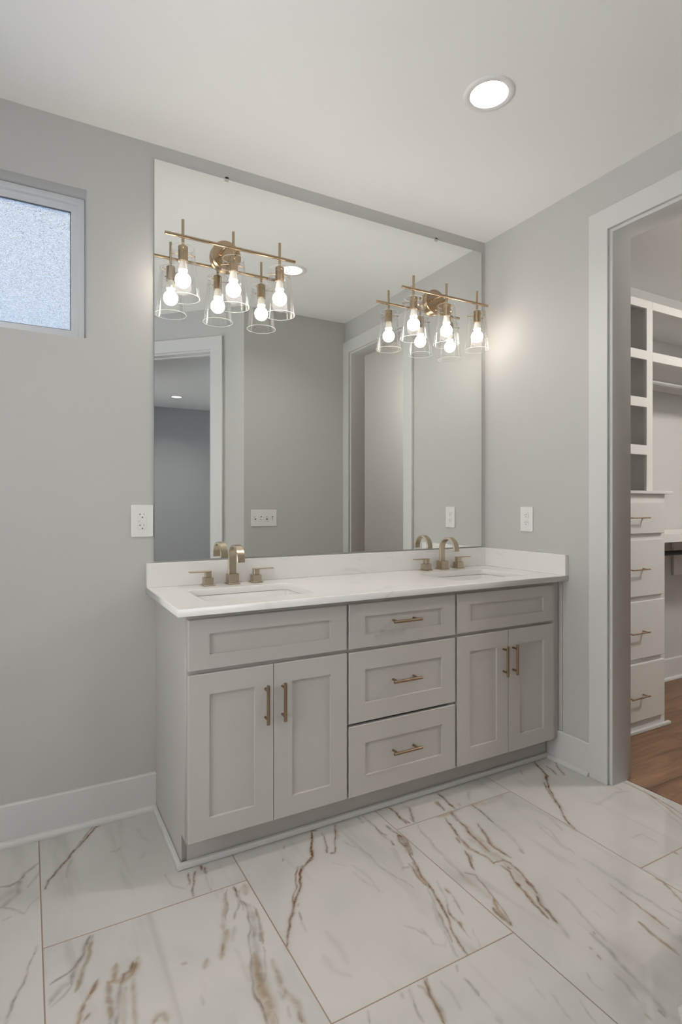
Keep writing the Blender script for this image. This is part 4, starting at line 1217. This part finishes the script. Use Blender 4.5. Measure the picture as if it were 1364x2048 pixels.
# ------------------------------------------------------------------ vanity lights
def vanity_light(loc, label):
    t = thing('vanity_light', label, 'wall light', loc, 'three-shade bronze vanity lights on the mirror')
    YB = -0.116                # relative to the mirror face
    bm = bmesh.new()
    lathe(bm, [(0, 0.0002), (0.062, 0.0002), (0.062, 0.004), (0.065, 0.006), (0.065, 0.022), (0.063, 0.0245), (0, 0.0245)], axis='Y', n=56)
    finish('backplate', bm, 'brass', t, smooth=35)
    for s in (-1, 1):
        bm = bmesh.new()
        rod(bm, (s * 0.030, -0.024, 0), (s * 0.030, YB, 0), 0.0055, 16)
        rod(bm, (s * 0.030, -0.0235, 0), (s * 0.030, -0.030, 0), 0.0085, 16)
        finish('arm', bm, 'brass', t, smooth=40)
    bm = bmesh.new()
    rod(bm, (-0.283, YB, -0.0035), (0.283, YB, -0.0035), 0.0068, 20)
    finish('crossbar', bm, 'brass', t, smooth=40)
    for x in (-0.2105, 0.0, 0.2105):
        y = YB + 0.004
        bm = bmesh.new()
        rod(bm, (x, y, -0.045), (x, y, 0.066), 0.0056, 16)
        finish('stem', bm, 'brass', t, smooth=40)
        bm = bmesh.new()
        lathe(bm, [(0, -0.042), (0.0175, -0.042), (0.0192, -0.044), (0.0192, -0.1035), (0.0175, -0.1045), (0.0150, -0.1045), (0.0150, -0.098), (0, -0.098)], (x, y, 0), n=32)
        for q in range(3):
            a = math.radians(18 + 120 * q)
            c, s = math.cos(a), math.sin(a)
            rod(bm, (x + 0.017 * c, y + 0.017 * s, -0.068), (x + 0.053 * c, y + 0.053 * s, -0.068), 0.0017, 8)
            lathe(bm, [(0, -0.0716), (0.0026, -0.0706), (0.0038, -0.068), (0.0026, -0.0654), (0, -0.0644)], (x + 0.0535 * c, y + 0.0535 * s, 0), n=12)
        finish('socket', bm, 'brass', t, smooth=40)
        bm = bmesh.new()
        z0, z1, r0, r1 = -0.049, -0.2515, 0.0450, 0.0665
        prof = [(r0 + (r1 - r0) * i / 6, z0 + (z1 - z0) * i / 6) for i in range(7)]
        lathe(bm, prof, (x, y, 0), n=64)
        w = 0.0013
        for r, z in ((r0, z0), (r1, z1)):                 # fire-polished rims, whitened to imitate light caught in the glass
            lathe(bm, [(r + w * math.cos(2 * PI * i / 8), z + w * math.sin(2 * PI * i / 8)) for i in range(8)], (x, y, 0), n=64, mi=1, closed=True)
        finish('glass_shade', bm, ['glass', 'lit_rim'], t, smooth=60)
        bm = bmesh.new()
        g = [(0.0185, -0.1385)]
        rc, zc = 0.0312, -0.1790
        for i in range(13):
            a = math.radians(62 - i * (152 / 12))
            g.append((max(rc * math.cos(a), 0.0) if i < 12 else 0.0, zc + rc * math.sin(a) + (0.0 if a > 0 else 0.0)))
        lathe(bm, g, (x, y, 0), n=40)
        b = finish('bulb', bm, 'bulb', t, smooth=60)
        bm = bmesh.new()
        lathe(bm, [(0, -0.100), (0.0132, -0.100), (0.0138, -0.108), (0.0186, -0.1380), (0.0180, -0.1395), (0, -0.1395)], (x, y, 0), n=32)
        finish('bulb_base', bm, 'collar', b, smooth=40)
    return t
ZL = 2.3395
v1 = vanity_light((-1.5250, -0.006, ZL), 'bronze three-shade light bar on the mirror end nearest the window')
v2 = dup(v1, (-0.3790, -0.006, ZL), 'bronze three-shade light bar on the mirror end nearest the closet doorway')

# ------------------------------------------------------------------ recessed ceiling lights
def can(x, y, em, label):
    t = thing('recessed_light', label, 'ceiling light', (x, y, H), 'recessed ceiling lights')
    bm = bmesh.new()
    lathe(bm, [(0.0665, 0.001), (0.0665, -0.002), (0.069, -0.0045), (0.082, -0.0055), (0.090, -0.0035), (0.0925, -0.0002), (0.078, 0.001)], n=64)
    finish('trim_ring', bm, 'baffle', t, smooth=50)
    bm = bmesh.new()
    prof = [(0.0668, -0.0015)]
    for i in range(5):                                # stepped rings, each ledge facing the floor
        r, z = 0.0666 - 0.0028 * i, 0.0085 * (i + 1)
        prof += [(r, z - 0.0006), (r - 0.0004, z), (r - 0.0024, z), (r - 0.0028, z + 0.0006)]
    prof += [(0.0526, 0.052)]
    lathe(bm, prof, n=64)
    finish('baffle', bm, 'baffle', t, smooth=25)
    bm = bmesh.new()
    lathe(bm, [(0, 0.0500), (0.0575, 0.0500), (0.0575, 0.056), (0, 0.056)], n=48)
    finish('lens', bm, em, t)
    return t
lab = ['white recessed ceiling light with ribbed baffle above the vanity', 'added unseen fill light recessed in the ceiling near the frosted window', 'added unseen fill light recessed in the ceiling by the far bathroom wall',
       'white recessed ceiling light of the room beyond the angled doorway, seen in the mirror', 'added unseen fill light recessed in the ceiling of the next room']
for (x, y, em), l in zip(CANS, lab):
    can(x, y, em, l)

fl = thing('closet_fill_light', 'added round white flush ceiling light, unseen, brightening the closet', 'ceiling light', (1.75, -1.72, H))  # out of view, added to brighten the closet
bm = bmesh.new(); lathe(bm, [(0, -0.0005), (0.165, -0.0005), (0.168, -0.004), (0.168, -0.020), (0.164, -0.022), (0, -0.022)], n=56)
finish('base', bm, 'baffle', fl, smooth=35)
bm = bmesh.new(); lathe(bm, [(0, -0.0225), (0.150, -0.0225), (0.156, -0.035), (0.150, -0.070), (0.125, -0.088), (0.07, -0.097), (0, -0.099)], n=56)
finish('diffuser', bm, 'fill_closet', fl, smooth=50)

# ------------------------------------------------------------------ outlets and switches
def wall_plate(bm, w, h):
    t = plate_mesh([rrect(-w / 2, w / 2, -h / 2, h / 2, 0.004, 3)], 0.006, 0.0028, 2)
    join(bm, t, 0, Matrix.Translation((0, -0.0035, 0)) @ STAND_Y)

def slotbox(bm, x, z, w, h, y=-0.0088):
    box(bm, x - w / 2, x + w / 2, y - 0.0004, y + 0.0030, z - h / 2, z + h / 2)

g = thing('gfci_outlet', 'white two-socket outlet with test buttons on the wall beside the mirror', 'outlet', (-1.8735, 0, 1.188))
bm = bmesh.new(); wall_plate(bm, 0.087, 0.131)
finish('cover_plate', bm, 'plate', g)
bm = bmesh.new(); box(bm, -0.0170, 0.0170, -0.0088, -0.003, -0.0340, 0.0340, 0.001)
rc = finish('receptacle', bm, 'plate', g)
bm = bmesh.new()
for zz in (0.0275, -0.0175):
    slotbox(bm, -0.0085, zz, 0.0016, 0.0075); slotbox(bm, -0.0115, zz, 0.0045, 0.0016); slotbox(bm, 0.0060, zz, 0.0016, 0.0065)
    lathe(bm, [(0, 0.0070), (0.0026, 0.0070), (0.0026, 0.0092), (0, 0.0092)], (0, 0, zz - 0.0125), 'Y', 14)
lathe(bm, [(0, 0.0070), (0.0014, 0.0070), (0.0014, 0.0092), (0, 0.0092)], (-0.0135, 0, -0.001), 'Y', 10)
finish('slots', bm, 'slot', rc)
bm = bmesh.new()
box(bm, -0.0070, 0.0070, -0.0102, -0.0080, 0.0010, 0.0075, 0.0008)
box(bm, -0.0070, 0.0070, -0.0102, -0.0080, -0.0090, -0.0025, 0.0008)
finish('test_buttons', bm, 'plate', rc)
for zz in (0.0485, -0.0485):
    bm = bmesh.new(); lathe(bm, [(0, 0.006), (0.0030, 0.006), (0.0026, 0.0074), (0, 0.0077)], (0, 0, zz), 'Y', 14)
    finish('screw', bm, 'plate', g, smooth=40)

o2 = thing('wall_outlet', 'white two-socket outlet on the wall between mirror and closet doorway', 'outlet', (0, -0.311, 1.180))
o2.rotation_euler = (0, 0, -PI / 2)
bm = bmesh.new(); wall_plate(bm, 0.084, 0.129)
finish('cover_plate', bm, 'plate', o2)
for zz in (0.0195, -0.0195):
    bm = bmesh.new()
    t = plate_mesh([[(0.0165 * math.copysign(min(abs(math.cos(a)) * 1.0, 1), math.cos(a)), max(-0.0135, min(0.0135, 0.0168 * math.sin(a)))) for a in [2 * PI * i / 40 for i in range(40)]]], 0.004, 0.0006)
    join(bm, t, 0, Matrix.Translation((0, -0.0068, zz)) @ STAND_Y)
    r_ = finish('receptacle', bm, 'plate', o2)
    bm = bmesh.new()
    slotbox(bm, -0.0063, zz + 0.0035, 0.0018, 0.0080); slotbox(bm, 0.0063, zz + 0.0035, 0.0018, 0.0070)
    lathe(bm, [(0, 0.0070), (0.0024, 0.0070), (0.0024, 0.0092), (0, 0.0092)], (0, 0, zz - 0.0075), 'Y', 14)
    finish('slots', bm, 'slot', r_)
bm = bmesh.new(); lathe(bm, [(0, 0.006), (0.0026, 0.006), (0.0022, 0.0074), (0, 0.0077)], (0, 0, 0), 'Y', 14)
finish('screw', bm, 'plate', o2, smooth=40)

sw = thing('light_switch', 'white four-toggle switch plate on the opposite wall, seen in the mirror', 'light switch', (-0.710, FY, 1.157))
sw.rotation_euler = (0, 0, PI)
bm = bmesh.new(); wall_plate(bm, 0.208, 0.127)
finish('cover_plate', bm, 'plate', sw)
for i in range(4):
    x = (i - 1.5) * 0.046
    bm = bmesh.new()
    box(bm, x - 0.0055, x + 0.0055, -0.0070, -0.0050, -0.0125, 0.0125)
    sl = finish('toggle_slot', bm, 'gasket', sw)
    bm = bmesh.new()
    t = bmesh.new(); box(t, -0.0045, 0.0045, -0.017, 0, -0.0050, 0.0050, 0.0015)
    join(bm, t, 0, Matrix.Translation((x, -0.0055, 0)) @ Matrix.Rotation(math.radians(-28 if i % 2 else 28), 4, 'X'))
    finish('toggle', bm, 'plate', sl)
    for zz in (0.030, -0.030):
        bm = bmesh.new(); lathe(bm, [(0, 0.006), (0.0026, 0.006), (0.0022, 0.0074), (0, 0.0077)], (x, 0, zz), 'Y', 12)
        finish('screw', bm, 'plate', sw, smooth=40)

# ------------------------------------------------------------------ closet built-ins
dr = thing('drawer_unit', 'tall white built-in drawer unit with four flat drawers in the closet', 'cabinet', (0, 0, 0))
X0, X1, YD2 = 0.330, 0.909, -0.490
bm = bmesh.new()
box(bm, X0, X1, YD2 + 0.018, -0.002, 0.001, 1.316, 0.0008)
finish('body', bm, 'closet', dr)
bm = bmesh.new(); box(bm, X0 - 0.045, X1 + 0.046, -0.512, -0.002, 1.3165, 1.333, 0.002)
finish('top_board', bm, 'closet', dr)
fr = [[(X0, 0.001), (X1, 0.001), (X1, 1.316), (X0, 1.316)]]
bm = plate_mesh(fr, 0.017, 0.001)
bmesh.ops.transform(bm, matrix=Matrix.Translation((0, YD2 + 0.009, 0)) @ STAND_Y, verts=bm.verts)
finish('face_frame', bm, 'closet', dr)
bm = bmesh.new(); box(bm, X0 - 0.02, X1 + 0.030, YD2 - 0.020, YD2 - 0.0002, 0.001, 0.0190, 0.003, 2)
finish('base_moulding', bm, 'trim', dr)
for z0, z1, hz in ((1.097, 1.270, 1.184), (0.753, 1.063, 0.904), (0.411, 0.725, 0.560), (0.070, 0.383, 0.211)):
    bm = bmesh.new(); box(bm, X0 + 0.02, 0.880, YD2 - 0.0180, YD2 - 0.0002, z0, z1, 0.002)
    d = finish('drawer', bm, 'closet', dr)
    bm = bmesh.new()
    cx = (X0 + 0.02 + 0.880) / 2
    y1 = YD2 - 0.018
    box(bm, cx - 0.078, cx + 0.078, y1 - 0.038, y1 - 0.029, hz - 0.003, hz + 0.003, 0.001)
    for s in (-1, 1):
        box(bm, cx + s * 0.064 - 0.005, cx + s * 0.064 + 0.005, y1 - 0.031, y1 + 0.001, hz - 0.0028, hz + 0.0028, 0.0005)
    finish('handle', bm, 'pull', d)

YC = -0.420
cb = thing('cubby_shelf', 'white closet cubby tower with four open pigeonholes standing on the drawer unit', 'shelf', (0, 0, 0))
ZC = [(1.3345, 1.545), (1.600, 1.821), (1.875, 2.095), (2.148, 2.392)]
loops = [[(X0, 1.3335), (0.907, 1.3335), (0.907, 2.439), (X0, 2.439)]]
loops += [[(X0 + 0.056, max(a, 1.337)), (0.851, max(a, 1.337)), (0.851, b), (X0 + 0.056, b)] for a, b in ZC]
bm = plate_mesh(loops, 0.019, 0.0008)
bmesh.ops.transform(bm, matrix=Matrix.Translation((0, YC + 0.0095, 0)) @ STAND_Y, verts=bm.verts)
finish('face_frame', bm, 'closet', cb)
bm = bmesh.new()
box(bm, X0, X0 + 0.018, YC + 0.0192, -0.002, 1.3335, 2.439)
box(bm, 0.889, 0.907, YC + 0.0192, -0.002, 1.3335, 2.439)
box(bm, X0 + 0.018, 0.889, -0.010, -0.002, 1.3335, 2.439)
box(bm, X0 + 0.018, 0.889, YC + 0.0192, -0.010, 2.421, 2.439)
finish('case', bm, 'closet', cb)
for a, b in ((1.545, 1.600), (1.821, 1.875), (2.095, 2.148)):
    obox('shelf_board', 'closet', cb, X0 + 0.0185, 0.8885, YC + 0.0195, -0.0105, b - 0.019, b - 0.001)

hs = thing('hanging_shelf', 'white upper closet shelf box with a rail front beside the cubby tower', 'shelf', (0, 0, 0))
bm = bmesh.new(); box(bm, 0.9075, 2.398, YC + 0.0195, -0.002, 2.421, 2.439)
finish('top_board', bm, 'closet', hs)
bm = bmesh.new(); box(bm, 0.9075, 2.398, YC + 0.0195, -0.002, 2.122, 2.140)
finish('shelf_board', bm, 'closet', hs)
bm = bmesh.new(); box(bm, 0.9075, 2.398, YC, YC + 0.019, 2.392, 2.439, 0.001)
finish('rail', bm, 'closet', hs)
bm = bmesh.new(); box(bm, 0.9075, 2.398, YC, YC + 0.019, 2.093, 2.147, 0.001)
finish('rail', bm, 'closet', hs)
bm = bmesh.new(); box(bm, 0.9075, 2.398, -0.020, -0.002, 2.06, 2.12, 0.001)
finish('cleat', bm, 'closet', hs)

ls = thing('low_shelf', 'white waist-high closet shelf beside the drawer unit', 'shelf', (0, 0, 0))
bm = bmesh.new(); box(bm, 0.9095, 2.398, -0.380, -0.002, 1.060, 1.079)
finish('shelf_board', bm, 'closet', ls)
bm = bmesh.new(); box(bm, 0.9095, 2.398, -0.400, -0.381, 1.028, 1.080, 0.001)
finish('rail', bm, 'closet', ls)
bm = bmesh.new(); box(bm, 1.800, 1.94, -0.020, -0.002, 0.750, 1.059, 0.001); box(bm, 1.80, 1.94, -0.25, -0.0205, 1.00, 1.0595, 0.001)
finish('bracket', bm, 'closet', ls)

r1 = thing('closet_rod', 'polished chrome hanging rod under the upper closet shelf', 'rod', (0, -0.22, 2.049))
bm = bmesh.new(); rod(bm, (0.912, 0, 0), (2.394, 0, 0), 0.0165, 24)
finish('rod', bm, 'chrome', r1, smooth=40)
r2 = thing('closet_rod', 'black hanging rod under the waist-high closet shelf', 'rod', (0, -0.22, 0.938))
bm = bmesh.new(); rod(bm, (0.914, 0, 0), (2.394, 0, 0), 0.0165, 24)
finish('rod', bm, 'black_metal', r2, smooth=40)
for r_ in (r1, r2):
    for x in (0.9105, 2.394):
        bm = bmesh.new(); lathe(bm, [(0, 0), (0.026, 0), (0.026, 0.004), (0.0185, 0.006), (0.0185, 0.014), (0, 0.014)] if x < 1 else [(0, 0.005), (0.026, 0.005), (0.026, 0.001), (0.0185, -0.001), (0.0185, -0.009), (0, -0.009)], (x, 0, 0), 'X', 24)
        finish('flange', bm, 'chrome' if r_ is r1 else 'black_metal', r_, smooth=40)
